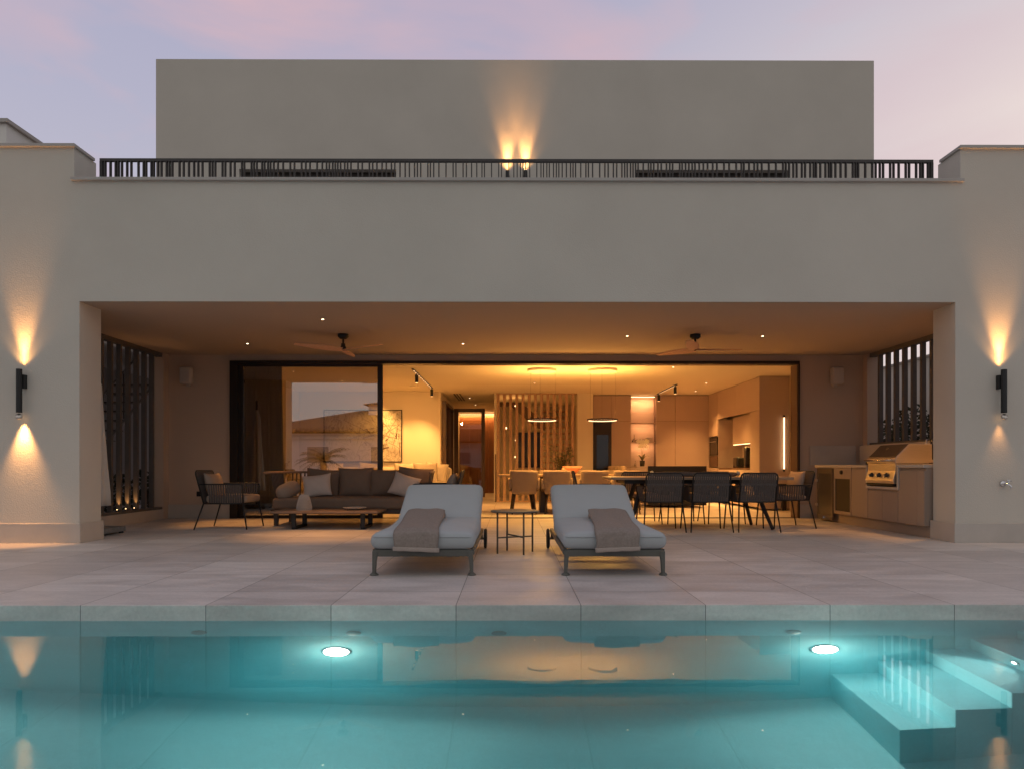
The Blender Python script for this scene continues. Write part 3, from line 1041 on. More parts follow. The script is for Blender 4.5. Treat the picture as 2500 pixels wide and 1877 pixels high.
CH = 'rope chairs at the outdoor dining table'
for x, lab in ((2.08, 'black rope dining chair seen from behind beside the right lounger'), (2.72, 'middle one of three black rope chairs with backs to the pool'),
               (3.35, 'black rope dining chair seen from behind, rightmost of the three backs')):
    rope_chair(lab, (x, 9.52, 0), PI + random.uniform(-.03, .03), group=CH)
for x, lab in ((2.05, 'far side rope dining chair, hidden behind the left chair back'), (2.70, 'far side rope dining chair, hidden behind the middle chair back'),
               (3.33, 'far side rope dining chair, hidden behind the right chair back')):
    rope_chair(lab, (x, 10.78, 0), random.uniform(-.03, .03), group=CH)
c = rope_chair('rope dining chair at the right end of the table, with a pale cushion', (4.02, 10.05, 0), -PI / 2 + .06, w=.6, H=.82, group=CH)
g = MB(); g.pillow(.46, .40, .13, 12, T(4.19, 10.05, .63, rz=-PI / 2 + .06, rx=R(-12)), 3)
tag(g.build('chair_cushion', 'taupe_fabric', smooth=True), 'pale cushion leaning on the right end dining chair', 'cushion')
rope_chair('rope dining chair at the left end of the table, half behind the right lounger', (1.25, 10.0, 0), PI / 2 - .03, w=.6, H=.82, group=CH)

# outdoor dining table
p = thing('dining_table', 'long pale topped outdoor dining table on black angled legs', 'table', (2.66, 10.0, 0))
g = MB(); g.box(1.40, 3.95, 9.5, 10.5, .705, .742); g.build('tabletop', 'table_wood', p, bevel=.006)
g = MB(); g.box(1.6, 3.75, 9.6, 9.66, .65, .703); g.box(1.6, 3.75, 10.34, 10.40, .65, .703); g.box(1.62, 1.68, 9.66, 10.34, .65, .703); g.box(3.67, 3.73, 9.66, 10.34, .65, .703)
g.build('apron', 'black_metal', p)
for (x, sx) in ((1.72, -1), (3.62, 1)):
    for (y, sy) in ((9.74, -1), (10.26, 1)):
        g = MB(); g.tube([(x - sx * .16, y, .65), (x + sx * .06, y + sy * .17, .004)], .034, 4, .024); g.build('leg', 'black_metal', p)
p = thing('rolled_cover', 'long low grey rolled cover lying along the outdoor dining table', 'rolled cover', (2.7, 10.0, .742))
g = MB(); g.rbox(1.22, .10, .066, .03, 8, mtx=T(2.70, 10.0, .776)); g.build('roll', 'rope', p, smooth=True)
for x in (2.07, 3.33):
    g = MB(); g.lathe([(.0, -.02), (.03, -.02), (.034, 0), (.03, .02), (0, .02)], seg=14, mtx=T(x, 10, .79, ry=PI / 2)); g.tube([(x, 10, .744), (x, 10, .83)], .008, 8)
    g.build('end_fitting', 'grommet', p, smooth=True)

# lounge armchairs
rope_chair('rope lounge armchair with taupe cushions left of the coffee table', (-4.05, 9.93, 0), PI / 2, w=.64, d=.62, H=.83, seat=.37, arm=.64, lounge=True, group='rope lounge armchairs')
rope_chair('rope lounge armchair half hidden behind the left sun lounger', (-1.10, 9.95, 0), -PI / 2, w=.64, d=.62, H=.83, seat=.37, arm=.64, lounge=True, group='rope lounge armchairs')

# sofa
p = thing('outdoor_sofa', 'brown four-cushion outdoor sofa with teak and rope frame', 'sofa', (-2.5, 10.6, 0))
x0, x1, y0, y1 = -3.60, -1.32, 10.20, 11.08
g = MB()
for (x, y) in ((x0 + .06, y0 + .12), (x1 - .06, y0 + .12), (x0 + .06, y1 - .06), (x1 - .06, y1 - .06)):
    g.box(x - .03, x + .03, y - .03, y + .03, 0, .2)
g.box(x0, x1, y0 + .04, y1, .18, .25)
g.build('frame', 'dark_wood', p, bevel=.004)
g = MB(); g.tube([(x0 - .10, y0 + .05, .795), (x0 - .08, y1 - .05, .80), (x0 + .02, y1 + .04, .80), (x1 - .02, y1 + .04, .80), (x1 + .08, y1 - .05, .80), (x1 + .07, y0 + .35, .795)], .020, 8)
g.build('top_rail', 'teak', p, smooth=True)
for (a, b_, c_, e, n_) in (((x0 - .09, y0 + .30, .79), (x0 - .08, y1 - .05, .79), (x0 + .02, y0 + .30, .24), (x0 + .02, y1 - .05, .24), 9),
                           ((x1 + .07, y0 + .40, .79), (x1 + .08, y1 - .05, .79), (x1 - .02, y0 + .40, .24), (x1 - .02, y1 - .05, .24), 8),
                           ((x0 + .02, y1 + .04, .79), (x1 - .02, y1 + .04, .79), (x0 + .02, y1 - .02, .24), (x1 - .02, y1 - .02, .24), 34)):
    rope_panel(a, b_, c_, e, n_, .022).build('side_rope', 'rope', p)
g = MB(); g.rbox(x1 - x0 - .06, y1 - y0 - .04, .17, .05, 14, .015, T((x0 + x1) / 2, (y0 + y1) / 2 - .02, .335)); g.build('seat_cushion', 'sofa_fabric', p, smooth=True)
for i, (x, h, a) in enumerate(((-2.98, .46, 4), (-2.46, .48, -2), (-1.97, .455, 1), (-1.52, .48, 5))):
    g = MB(); g.pillow(.56, h, .22, 16, T(x, 10.84 - .04 * (i == 3), .42 + h / 2 - .02, rx=R(-13), ry=R(a if i in (0, 3) else a * .4)), i + 1)
    g.build('back_cushion', 'sofa_fabric', p, smooth=True)
g = MB()
g.rbox(.235, .46, .235, .115, 12, mtx=T(-3.40, 10.44, .53, rx=R(14), rz=R(-16)))
g.build('bolster', 'taupe_fabric', p, smooth=True)
for (x, y, ry, rz, lab, sd_) in ((-3.0, 10.58, -7, 6, 'pale square cushion at the left end of the outdoor sofa', 21), (-1.64, 10.52, 16, -14, 'pale tilted cushion at the right end of the outdoor sofa', 22)):
    g = MB(); g.pillow(.44, .36, .15, 16, T(x, y, .595, rx=R(-20), ry=R(ry), rz=R(rz)), sd_)
    tag(g.build('scatter_cushion', 'pale_fabric', smooth=True), lab, 'cushion', 'pale scatter cushions on the sofa')

# coffee table
p = thing('coffee_table', 'low wooden coffee table on black loop legs', 'coffee table', (-2.6, 9.95, 0))
g = MB()
for k in range(5):
    g.box(-3.36, -1.86, 9.55 + .16 * k, 9.706 + .16 * k, .235, .265)
g.build('tabletop', 'teak', p, bevel=.003)
for x in (-3.08, -2.10):
    g = MB()
    w_, t_ = .032, .012
    pr = [(9.68, .233), (9.68, .03), (9.69, .012), (9.71, 0.002), (10.20, 0.002), (10.22, .012), (10.23, .03), (10.23, .233)]
    pi_ = [(10.23 - .03, .233), (10.20, .045), (10.19, .036), (9.72, .036), (9.71, .045), (9.71, .233)]
    g.prism(pr + pi_, x - w_, x + w_, 'x')
    g.build('leg', 'black_metal', p, bevel=.003)
# perforated lantern
p = thing('lantern', 'pale perforated lantern on the left of the coffee table', 'lantern', (-2.98, 9.86, .265))
g = MB()
prof = [(.105, .0), (.108, .03), (.10, .08), (.085, .14), (.07, .19), (.055, .215)]
rows, sgm = 10, 20


def prad(z):
    for (a, b_), (c_, e) in zip(prof, prof[1:]):
        if b_ <= z <= e:
            return a + (c_ - a) * (z - b_) / (e - b_)
    return prof[-1][0]


vs = []; fs = []
for j in range(rows + 1):
    z = .215 * j / rows
    for k in range(sgm):
        a = 2 * PI * (k + .5 * (j % 2)) / sgm
        vs.append((prad(z) * math.cos(a), prad(z) * math.sin(a), z))
for j in range(rows):
    for k in range(sgm):
        if j % 2 == 0:
            fs.append((j * sgm + k, j * sgm + (k + 1) % sgm, (j + 1) * sgm + k))
            fs.append((j * sgm + (k + 1) % sgm, (j + 1) * sgm + (k + 1) % sgm, (j + 1) * sgm + k))
        else:
            fs.append((j * sgm + k, (j + 1) * sgm + (k + 1) % sgm, (j + 1) * sgm + k))
            fs.append((j * sgm + k, j * sgm + (k + 1) % sgm, (j + 1) * sgm + (k + 1) % sgm))
g.add(vs, fs)
o = g.build('shade', 'lantern_white', p, False)
wm = o.modifiers.new('wire', 'WIREFRAME'); wm.thickness = .0075; wm.use_replace = True
g = MB(); g.lathe([(.0, .004), (.09, .004), (.085, .06), (.07, .13), (.04, .16), (0, .165)], seg=20); g.build('liner', 'concrete', p, False, True)
g = MB(); g.lathe([(.0, .0), (.107, .0), (.107, .01), (0, .01)], seg=30); g.build('base', 'lantern_white', p, False)
p = thing('serving_plate', 'shallow pale plate on the coffee table', 'plate', (-2.26, 9.9, .265))
g = MB(); g.lathe([(0, 0), (.09, 0), (.16, .028), (.17, .036), (.165, .038), (.09, .012), (0, .010)], seg=36); g.build('dish', 'ceramic', p, False, True)

# ------------------------------------------------------------------ sun loungers
def lounger(label, x, wheel_side):
    p = thing('sun_lounger', label, 'sun lounger', (x, 5.60, 0), 0, 'pair of sun loungers')
    w = .40
    g = MB()
    g.box(-w, w, -.02, .02, .155, .212)
    for s in (-1, 1):
        g.box(s * w - .018, s * w + .018, .02, 1.93, .165, .212)
    for y in (.5, 1.0, 1.5, 1.9):
        g.box(-w + .018, w - .018, y - .02, y + .02, .17, .20)
    g.build('frame', 'olive_metal', p, False, bevel=.006)
    for s in (-1, 1):
        g = MB()
        g.prism([(s * (w + .012), .20), (s * (w + .012), .0), (s * (w - .012), .0), (s * (w - .02), .12), (s * (w - .035), .20)], -.024, .02)
        lg = g.build('leg', 'olive_metal', p, False, bevel=.004)
        g = MB(); g.lathe([(.034, 0.001), (.036, .008), (.026, .016), (.014, .026)], (s * w, 0, 0), 18); g.build('foot', 'olive_metal', lg, False, True)
        g = MB(); g.lathe([(.070, -.012), (.095, -.016), (.108, -.008), (.108, .008), (.095, .016), (.070, .012)], seg=36, mtx=T(s * (w + .045), 1.83, .109, ry=PI / 2))
        wh = g.build('wheel', 'black_metal', p, False, True)
        g = MB(); g.lathe([(.0, -.006), (.072, -.006), (.072, .006), (0, .006)], seg=24, mtx=T(s * (w + .045), 1.83, .109, ry=PI / 2)); g.tube([(s * (w - .02), 1.83, .109), (s * (w + .06), 1.83, .109)], .012, 10)
        g.build('hub', 'olive_metal', wh, False)
        g = MB(); g.box(s * w - .015, s * w + .015, 1.80, 1.86, .10, .17); g.build('wheel_bracket', 'olive_metal', p, False)
    def sag(P):
        k = math.exp(-((P.y + .66) / .10) ** 2)
        return (P.x * (1 + .012 * k), P.y, P.z + .012 * math.sin(P.x * 6 + 1) * math.exp(-((P.y) / .5) ** 2) * (P.z > 0) + (.035 * max(0, P.y / .65) ** 2 if P.z > 0 else 0))
    g = MB(); g.rbox(.85, 1.30, .145, .068, 16, .026, T(0, .60, .284), fn=sag)
    sc = g.build('seat_cushion', 'cushion_white', p, False, True)
    # piping seam round the front edge
    g = MB()
    g.tube([(-.417, .4, .318), (-.417, .02, .318), (-.40, -.03, .318), (-.37, -.05, .318), (.37, -.05, .318), (.40, -.03, .318), (.417, .02, .318), (.417, .4, .318)], .0035, 6)
    g.build('piping', 'cushion_white', sc, False, True)
    an = R(26)
    g = MB(); g.rbox(.835, .80, .135, .064, 14, .034, T(0, 1.58, .475, rx=an))
    g.build('back_cushion', 'cushion_white', p, False, True)
    g = MB(); g.box(-.38, .38, -.36, .36, -.082, -.066, T(0, 1.58, .475, rx=an)); g.build('back_support', 'olive_metal', p, False)
    return p


lounger('left sun lounger with white cushions and a towel', -.72, 1)
lounger('right sun lounger with white cushions and a towel', .85, -1)


def towel(x, xr, label, seed):
    """towel lying over the seat of a lounger; x centre at the front, xr centre at the back"""
    p = thing('towel', label, 'towel', (x, 5.6, .36), 0, 'taupe towels on the loungers')
    path = [(6.60, .40), (6.74, .405), (6.80, .425), (6.79, .455), (6.72, .462), (6.55, .445), (6.35, .425), (6.10, .405), (5.85, .395), (5.68, .385), (5.585, .372),
            (5.540, .345), (5.525, .30), (5.520, .25), (5.520, .205)]
    rnd = random.Random(seed)
    fine = []
    for (a, b_), (c_, d_) in zip(path, path[1:]):
        for k in range(4):
            fine.append((a + (c_ - a) * k / 4, b_ + (d_ - b_) * k / 4))
    fine.append(path[-1])

    def sheet(i0, i1, off, name, m, th):
        nx = 18
        vs = []; fs = []
        f = fine[i0:i1]
        for j, (y, z) in enumerate(f):
            u = (y - 5.52) / 1.28
            cx = x + (xr - x) * max(0, min(1, u))
            hang = max(0, .37 - z) / .17
            for i in range(nx + 1):
                v = i / nx * 2 - 1
                wob = .006 * math.sin(3.1 * v + seed) + .004 * math.sin(9 * v + j * .25)
                hw = .178 + (.006 * math.sin(j * .3 + seed))
                ztilt = -.008 * v * hang * (1 if seed == 1 else -1)
                droop = -.012 * abs(v) ** 4 if z > .36 else 0
                vs.append((cx + hw * v, y + wob * (1 if hang > .2 else .2) - off * (hang > .3), z + ztilt + droop + (.0035 * math.sin(5 * v + 4 * u + seed) if hang < .1 else 0)))
        for j in range(len(f) - 1):
            for i in range(nx):
                a = j * (nx + 1) + i
                fs.append((a, a + 1, a + nx + 2, a + nx + 1))
        g = MB(); g.add(vs, fs)
        o = g.build(name, m, p, smooth=True)
        sm = o.modifiers.new('solid', 'SOLIDIFY'); sm.thickness = th; sm.offset = 0
        return o
    sheet(0, len(fine), 0, 'cloth', 'towel', .032)
    sheet(len(fine) - 4, len(fine) + 1, .004, 'hem', 'towel_band', .036)


towel(-.765, -.83, 'taupe towel folded over the left sun lounger', 1)
towel(.865, .95, 'taupe towel folded over the right sun lounger', 2)

# side table
p = thing('side_table', 'small round metal side table between the two loungers', 'side table', (.045, 7.05, 0))
g = MB(); g.lathe([(0, .424), (.248, .424), (.254, .43), (.254, .434), (.248, .438), (0, .438)], seg=48); g.build('tabletop', 'olive_metal', p, False)
for k in range(4):
    a = R(25) + PI / 2 * k
    cx, cy = .20 * math.cos(a), .20 * math.sin(a)
    g = MB(); g.tube([(cx, cy, 0.002), (cx, cy, .425)], .0095, 10); g.build('leg', 'olive_metal', p, False, True)
g = MB()
for k in range(2):
    a = R(25) + PI / 2 * k
    g.tube([(.20 * math.cos(a), .20 * math.sin(a), .165 + .012 * k), (-.20 * math.cos(a), -.20 * math.sin(a), .165 + .012 * k)], .008, 8)
g.build('cross_brace', 'olive_metal', p, False, True)

# ------------------------------------------------------------------ outdoor kitchen
KX = 5.13
p = thing('outdoor_kitchen', 'built-in outdoor kitchen with beige fronts under the right screen', 'kitchen unit', (5.6, 10.0, 0))
g = MB()
g.box(KX + .02, 6.0, 8.45, 11.46, .15, .60)
g.box(KX + .02, 6.0, 8.45, 9.02, .60, .87)
g.box(KX + .02, 6.0, 9.80, 11.46, .60, .87)
g.box(KX + .55, 6.0, 9.02, 9.80, .60, .87)
g.build('carcass', 'kitchen_front', p)
g = MB(); g.box(KX + .07, 5.98, 8.43, 11.44, 0.002, .15); g.build('plinth', 'kitchen_front', p)
for (a, b_, z1) in ((8.45, 8.60, .84), (8.605, 9.02, .84), (9.04, 9.40, .55), (9.405, 9.78, .55), (9.80, 10.26, .84), (10.28, 10.82, .87)):
    g = MB(); g.box(KX, KX + .018, a, b_, .15 if b_ != 10.82 else .70, z1); g.build('door', 'kitchen_front', p, bevel=.002)
g = MB()
g.prism([(8.45, .875), (9.00, .875), (9.00, .58), (9.82, .58), (9.82, .875), (11.47, .875), (11.47, .915), (9.79, .915), (9.79, .615), (9.035, .615), (9.035, .915), (8.45, .915)], KX - .015, KX + .03, 'x')
g.box(KX + .03, 6.0, 8.45, 9.035, .875, .915)
g.box(KX + .03, 6.0, 9.79, 11.47, .875, .915)
g.box(KX + .60, 6.0, 9.035, 9.79, .875, .915)
g.build('worktop', 'stone_trim', p, bevel=.003)
g = MB(); g.box(5.96, 6.10, 8.46, 11.64, .916, 1.25); g.build('splashback', 'stone_trim', p)
g = MB(); g.box(5.17, 5.96, 11.765, 11.782, .916, 1.25); g.build('splashback', 'stone_trim', p)
g = MB(); g.box(KX + .012, KX + .016, 10.31, 10.79, .20, .70)
ov = g.build('recess_shade', 'black_panel', p)  # flat black sheet; the shade of the open compartment is in its colour
g = MB(); g.box(KX, KX + .018, 10.28, 10.82, .15, .20); g.box(KX, KX + .018, 10.28, 10.31, .20, .70); g.box(KX, KX + .018, 10.79, 10.82, .20, .70); g.build('recess_frame', 'kitchen_front', p)
g = MB(); g.lathe([(0, 0), (.032, 0), (.03, .02), (0, .022)], seg=18, mtx=T(KX - .002, 10.56, .80, ry=-PI / 2)); g.build('dial', 'dial_black', p)
# wine fridge
q = thing('drinks_fridge', 'small glass fronted drinks fridge at the end of the outdoor kitchen', 'fridge', (KX, 11.1, 0))
g = MB(); g.box(KX - .012, KX + .018, 10.85, 11.39, .03, .10); g.box(KX - .012, KX + .018, 10.85, 11.39, .78, .86); g.box(KX - .012, KX + .018, 10.85, 10.90, .10, .78); g.box(KX - .012, KX + .018, 11.34, 11.39, .10, .78)
fr = g.build('door', 'steel_dark', q, bevel=.002)
g = MB(); g.box(KX - .004, KX + .004, 10.90, 11.34, .10, .78); g.build('pane', 'fridge_glass', fr)
for z in (.26, .66):
    g = MB(); g.box(KX - .035, KX - .012, 11.36, 11.40, z - .02, z + .02); g.build('hinge', 'steel', fr)
g = MB(); g.disc((KX - .014, 11.14, .065), .006, 'x', 10, .004); g.build('indicator', 'blue_led', fr)
# grill
q = thing('gas_grill', 'built-in stainless gas grill with sloping dark hood and three knobs', 'grill', (5.3, 9.4, .615))
g = MB(); g.prism([(KX - .03, .66), (KX - .05, .70), (KX - .01, .83), (KX - .01, .93), (KX + .55, .93), (KX + .55, .66)], 9.06, 9.77)
g.build('body', 'steel', q, bevel=.004)
g = MB(); g.prism([(KX - .02, .935), (KX - .02, 1.0), (KX + .17, 1.19), (KX + .47, 1.19), (KX + .47, .99), (KX + .52, .94)], 9.05, 9.78)
hd = g.build('hood', 'steel', q, bevel=.006)
g = MB(); g.add([(KX + .0, 9.08, 1.023), (KX + .165, 9.08, 1.188), (KX + .165, 9.75, 1.188), (KX + .0, 9.75, 1.023)], [(0, 1, 2, 3)])
hg = g.build('hood_panel', 'steel_dark', hd)
o_ = hg.modifiers.new('solid', 'SOLIDIFY'); o_.thickness = .008; o_.offset = 0
g = MB()
for k in range(7):
    a = R(-70 + 23 * k)
    g.add([(KX + .083 + .006, 9.42, 1.115 - .0), (KX + .083 + .03 * math.cos(a) * .7, 9.42 + .035 * math.sin(a), 1.115 + .03 * math.cos(a) * .7), (KX + .083 + .03 * math.cos(a + .2) * .7, 9.42 + .035 * math.sin(a + .2), 1.115 + .03 * math.cos(a + .2) * .7)], [(0, 1, 2)])
em = g.build('emblem', 'chrome', hd)
em.location.x -= .012; em.location.z += .012
g = MB(); g.tube([(KX - .075, 9.10, .975), (KX - .075, 9.73, .975)], .013, 12)
for y in (9.13, 9.70):
    g.tube([(KX - .075, y, .975), (KX - .01, y, .975)], .016, 10)
g.build('handle', 'chrome', hd, smooth=True)
for y in (9.23, 9.42, 9.61):
    g = MB(); g.lathe([(0, 0), (.034, 0), (.032, .014), (.022, .018), (.020, .05), (0, .052)], seg=20, mtx=T(KX - .028, y, .775, ry=-PI / 2 + R(-16))); kb = g.build('knob', 'dial_black', q, smooth=True)
    g = MB(); g.lathe([(.0, .053), (.017, .053), (.017, .058), (0, .058)], seg=18, mtx=T(KX - .028, y, .775, ry=-PI / 2 + R(-16))); g.build('cap', 'chrome', kb)
g = MB(); g.box(KX - .04, KX + .3, 9.07, 9.77, .635, .655); g.build('drip_tray', 'black_metal', q)
q = thing('side_burner', 'small dark burner on the worktop left of the grill', 'burner', (5.35, 9.95, .915))
g = MB(); g.rbox(.22, .18, .06, .02, 6, mtx=T(5.32, 9.93, .947)); g.build('body', 'dial_black', q, smooth=True)
g = MB(); g.lathe([(.02, .0), (.05, 0), (.05, .01), (.02, .01)], (5.30, 9.93, .978), 18); g.build('ring', 'steel_dark', q)
q = thing('sauce_bottle', 'dark bottle standing behind the grill hood', 'bottle', (5.88, 9.52, .915))
g = MB(); g.lathe([(0, 0), (.035, 0), (.035, .24), (.015, .30), (.015, .36), (0, .36)], (5.88, 9.52, .915), 16); g.build('body', 'black_gloss', q, smooth=True)
q = thing('sauce_bottle', 'slim steel bottle standing behind the grill hood', 'bottle', (5.88, 9.62, .915))
g = MB(); g.lathe([(0, 0), (.022, 0), (.022, .26), (.010, .30), (.010, .36), (0, .36)], (5.88, 9.64, .915), 16); g.build('body', 'chrome', q, smooth=True)

# ================================================================== inside
# pendants over the indoor table
for (x, lab) in ((.59, 'ring pendant lamp above the left half of the indoor table'), (1.735, 'ring pendant lamp above the right half of the indoor table')):
    p = thing('ring_pendant', lab, 'pendant lamp', (x, 12.9, CZ), 0, 'ring pendants over the indoor table')
    g = MB(); g.lathe([(.0, -.05), (.27, -.05), (.275, -.045), (.275, 0)], (x, 12.9, CZ), 48); g.build('ceiling_rose', 'room_white', p)
    zc = 1.77
    g = MB()
    prof = [(.268, -.014), (.292, -.014), (.292, .016), (.268, .016)]
    sg = 64; vs = []; fs = []
    for k in range(sg):
        a = 2 * PI * k / sg
        for (r, z) in prof:
            vs.append((x + r * math.cos(a), 12.9 + r * math.sin(a), zc + z))
    for k in range(sg):
        k2 = (k + 1) % sg
        for j in range(4):
            j2 = (j + 1) % 4
            fs.append((k * 4 + j, k2 * 4 + j, k2 * 4 + j2, k * 4 + j2))
    g.add(vs, fs); g.build('ring', 'brown_frame', p)
    g = MB(); vs = []; fs = []
    for k in range(sg):
        a = 2 * PI * k / sg
        for (r, z) in ((.258, -.014), (.267, -.014), (.267, -.006), (.258, -.006)):
            vs.append((x + r * math.cos(a), 12.9 + r * math.sin(a), zc + z))
    for k in range(sg):
        k2 = (k + 1) % sg
        for j in range(4):
            j2 = (j + 1) % 4
            fs.append((k * 4 + j, k2 * 4 + j, k2 * 4 + j2, k * 4 + j2))
    g.add(vs, fs); g.build('light_strip', 'led_white', p)
    g = MB()
    for a in (R(20), R(140), R(260)):
        g.tube([(x + .28 * math.cos(a), 12.9 + .28 * math.sin(a), zc + .02), (x + .27 * math.cos(a), 12.9 + .27 * math.sin(a), CZ - .05)], .0015, 5)
    g.build('cable', 'brown_frame', p)
    lamp('AREA', p, (x, 12.9, zc + .06), 8 * PK, YELL, (x, 12.9, 5), size=.54)
    lamp('AREA', p, (x, 12.9, zc - .04), 12 * PK, YELL, (x, 12.9, 0), size=.54)

# track lights
def track(x, y0, y1, lab, heads, target, pw):
    p = thing('track_light', lab, 'track light', (x, (y0 + y1) / 2, CZ), 0, 'ceiling track lights')
    g = MB(); g.box(x - .018, x + .018, y0, y1, CZ - .02, CZ - .001); g.build('track', 'black_metal', p)
    g = MB()
    nn = 12
    for k in range(nn):
        a = y0 + .15 + (y1 - y0 - .3) * k / nn
        g.box(x - .009, x + .009, a, a + (y1 - y0) / nn * .42, CZ - .0235, CZ - .0205)
    g.build('led_strip', 'track_led', p)
    for y in heads:
        g = MB(); g.tube([(x, y, CZ - .02), (x, y, CZ - .05)], .01, 8); g.tube([(x, y, CZ - .045), (x, y, CZ - .20)], .034, 16)
        h = g.build('spot_head', 'black_metal', p)
        g = MB(); g.disc((x, y, CZ - .202), .028, h=.003); g.build('bulb', 'led_warm', h)
        lamp('SPOT', p, (x, y, CZ - .22), pw * PK, WARM, target, size=.03, cone=85, blend=.8)
    return p


track(-1.84, 12.8, 16.0, 'black track light with two spots over the living area', (13.35, 15.9), (-2.6, 16.6, .6), 58)
track(3.70, 15.2, 17.2, 'black track light with two spots over the kitchen island', (15.35, 17.05), (3.7, 16.0, 0), 70)
p = thing('ceiling_spot', 'single black spot lamp pointing at the painting', 'spot lamp', (-3.07, 16.1, CZ))
g = MB(); g.tube([(-3.07, 16.1, CZ), (-3.07, 16.1, CZ - .06)], .01, 8); g.tube([(-3.05, 16.07, CZ - .05), (-3.10, 16.16, CZ - .20)], .034, 16); g.build('spot_head', 'black_metal', p)
lamp('SPOT', p, (-3.12, 16.2, CZ - .22), 22 * PK, YELL, (-3.3, 16.78, 1.4), size=.03, cone=100, blend=.8)

# room downlights
RD = ((.52, 15.0, 'over the indoor table, near the slats'), (-1.1, 18.3, 'in the hall ceiling, first'), (-1.05, 20.3, 'in the hall ceiling beyond the glass door'),
      (4.3, 15.0, 'before the kitchen wall cupboards'), (-4.2, 13.2, 'behind the glass panel, near the curtain'), (-3.6, 14.6, 'over the indoor sofa'), (3.0, 12.6, 'just inside the open doorway, before the island'),
      (4.5, 16.6, 'by the oven column'))
for i, (x, y, lab) in enumerate(RD):
    p = thing('downlight', 'small recessed room downlight ' + lab, 'downlight', (x, y, CZ), 0, 'recessed room downlights')
    g = MB(); g.lathe([(.035, 0), (.035, -.003), (.024, -.003)], (x, y, CZ), 16); g.build('rim', 'room_white', p)
    g = MB(); g.disc((x, y, CZ - .004), .012, h=.003); g.build('bulb', 'downlight_glow', p)
    lamp('SPOT', p, (x, y, CZ - .02), (70, 14, 14, 60, 24, 75, 60, 50)[i] * PK, WARM, (x, y, 0), size=.03, cone=100, blend=.9)

# indoor dining table and chairs
p = thing('dining_table', 'indoor timber dining table under the ring pendants', 'table', (1.2, 13.5, 0))
g = MB(); g.box(-.25, 2.65, 13.02, 13.98, .70, .737); g.build('tabletop', 'table_wood', p, bevel=.005)
for x in (.62, 1.78):
    g = MB(); g.prism([(x - .06, 0), (x + .09, 0), (x + .06, .70), (x - .03, .70)], 13.2, 13.8); g.build('leg', 'dark_wood', p, bevel=.004)


def room_chair(label, loc, rz):
    p = thing('upholstered_chair', label, 'chair', loc, rz, 'upholstered chairs round the indoor table')

    def bend(P):
        top = (P.z + .2) / .4
        return (P.x * (.86 + .14 * min(1, top * 1.3)), P.y - .9 * P.x * P.x + .10 * (P.z + .2), P.z)
    g = MB(); g.rbox(.53, .075, .42, .036, 10, mtx=T(0, .235, .605), fn=bend); g.build('backrest', 'chair_fabric', p, False, True)
    g = MB(); g.rbox(.47, .48, .12, .045, 8, .01, T(0, -.01, .43)); g.build('seat', 'chair_fabric', p, False, True)
    for s in (-1, 1):
        g = MB(); g.rbox(.065, .40, .20, .03, 6, mtx=T(s * .262, .02, .54, rx=R(8))); g.build('armrest', 'chair_fabric', p, False, True)
        for y in (-.2, .2):
            g = MB(); g.tube([(s * .17, y * .8, .39), (s * .225, y * 1.12, 0.002)], .024, 8, .012); g.build('leg', 'dark_wood', p, False, True)
    return p


names_n = ('beige upholstered chair nearest the hall, back to the terrace', 'beige upholstered chair behind the round side table, second from the hall',
           'beige upholstered chair behind the left end rope chair', 'beige upholstered chair beside the left end of the outdoor table')
names_f = ('far side beige chair facing the terrace, nearest the hall', 'far side beige chair facing the terrace, second from the hall',
           'far side beige chair under the right ring pendant', 'far side beige chair nearest the kitchen island')
for i, x in enumerate((.246, .87, 1.56, 2.20)):
    room_chair(names_n[i], (x, 12.98, 0), PI + (.02, -.03, .05, -.04)[i])
    room_chair(names_f[i], (x - .02, 14.12, 0), (.03, -.02, .0, .04)[i])
for o in C.objects:
    pass
p = thing('coral_bowl', 'coral coloured sculptural bowl on the indoor table', 'bowl', (1.22, 13.55, .737))
g = MB(); g.lathe([(0, 0), (.07, 0), (.09, .03), (.16, .10), (.20, .155), (.19, .158), (.15, .115), (.07, .04), (0, .03)], seg=32); g.build('dish', 'coral', p, False, True)
g = MB(); g.rbox(.20, .10, .07, .034, 8, mtx=T(-.12, -.06, .07, ry=R(20))); g.rbox(.16, .09, .06, .029, 8, mtx=T(.06, .03, .12, ry=R(-15))); g.build('fruit', 'coral', p, False, True)


# leafy plants from small leaf faces
def leaves(g, c, rad, n, size, seed, squash=1.0):
    rnd = random.Random(seed)
    for _ in range(n):
        while True:
            d = Vector((rnd.uniform(-1, 1), rnd.uniform(-1, 1), rnd.uniform(-1, 1)))
            if d.length < 1:
                break
        ctr = Vector(c) + Vector((d.x * rad[0], d.y * rad[1], d.z * rad[2]))
        mt = T(ctr.x, ctr.y, ctr.z, rnd.uniform(0, 6), rnd.uniform(-.9, .9), rnd.uniform(0, 6))
        l = size * rnd.uniform(.6, 1.3)
        g.add([(-l * .5, 0, 0), (0, l * .28, .1 * l), (l * .5, 0, 0), (0, -l * .28, .1 * l)], [(0, 1, 2, 3)], mt)
    return g


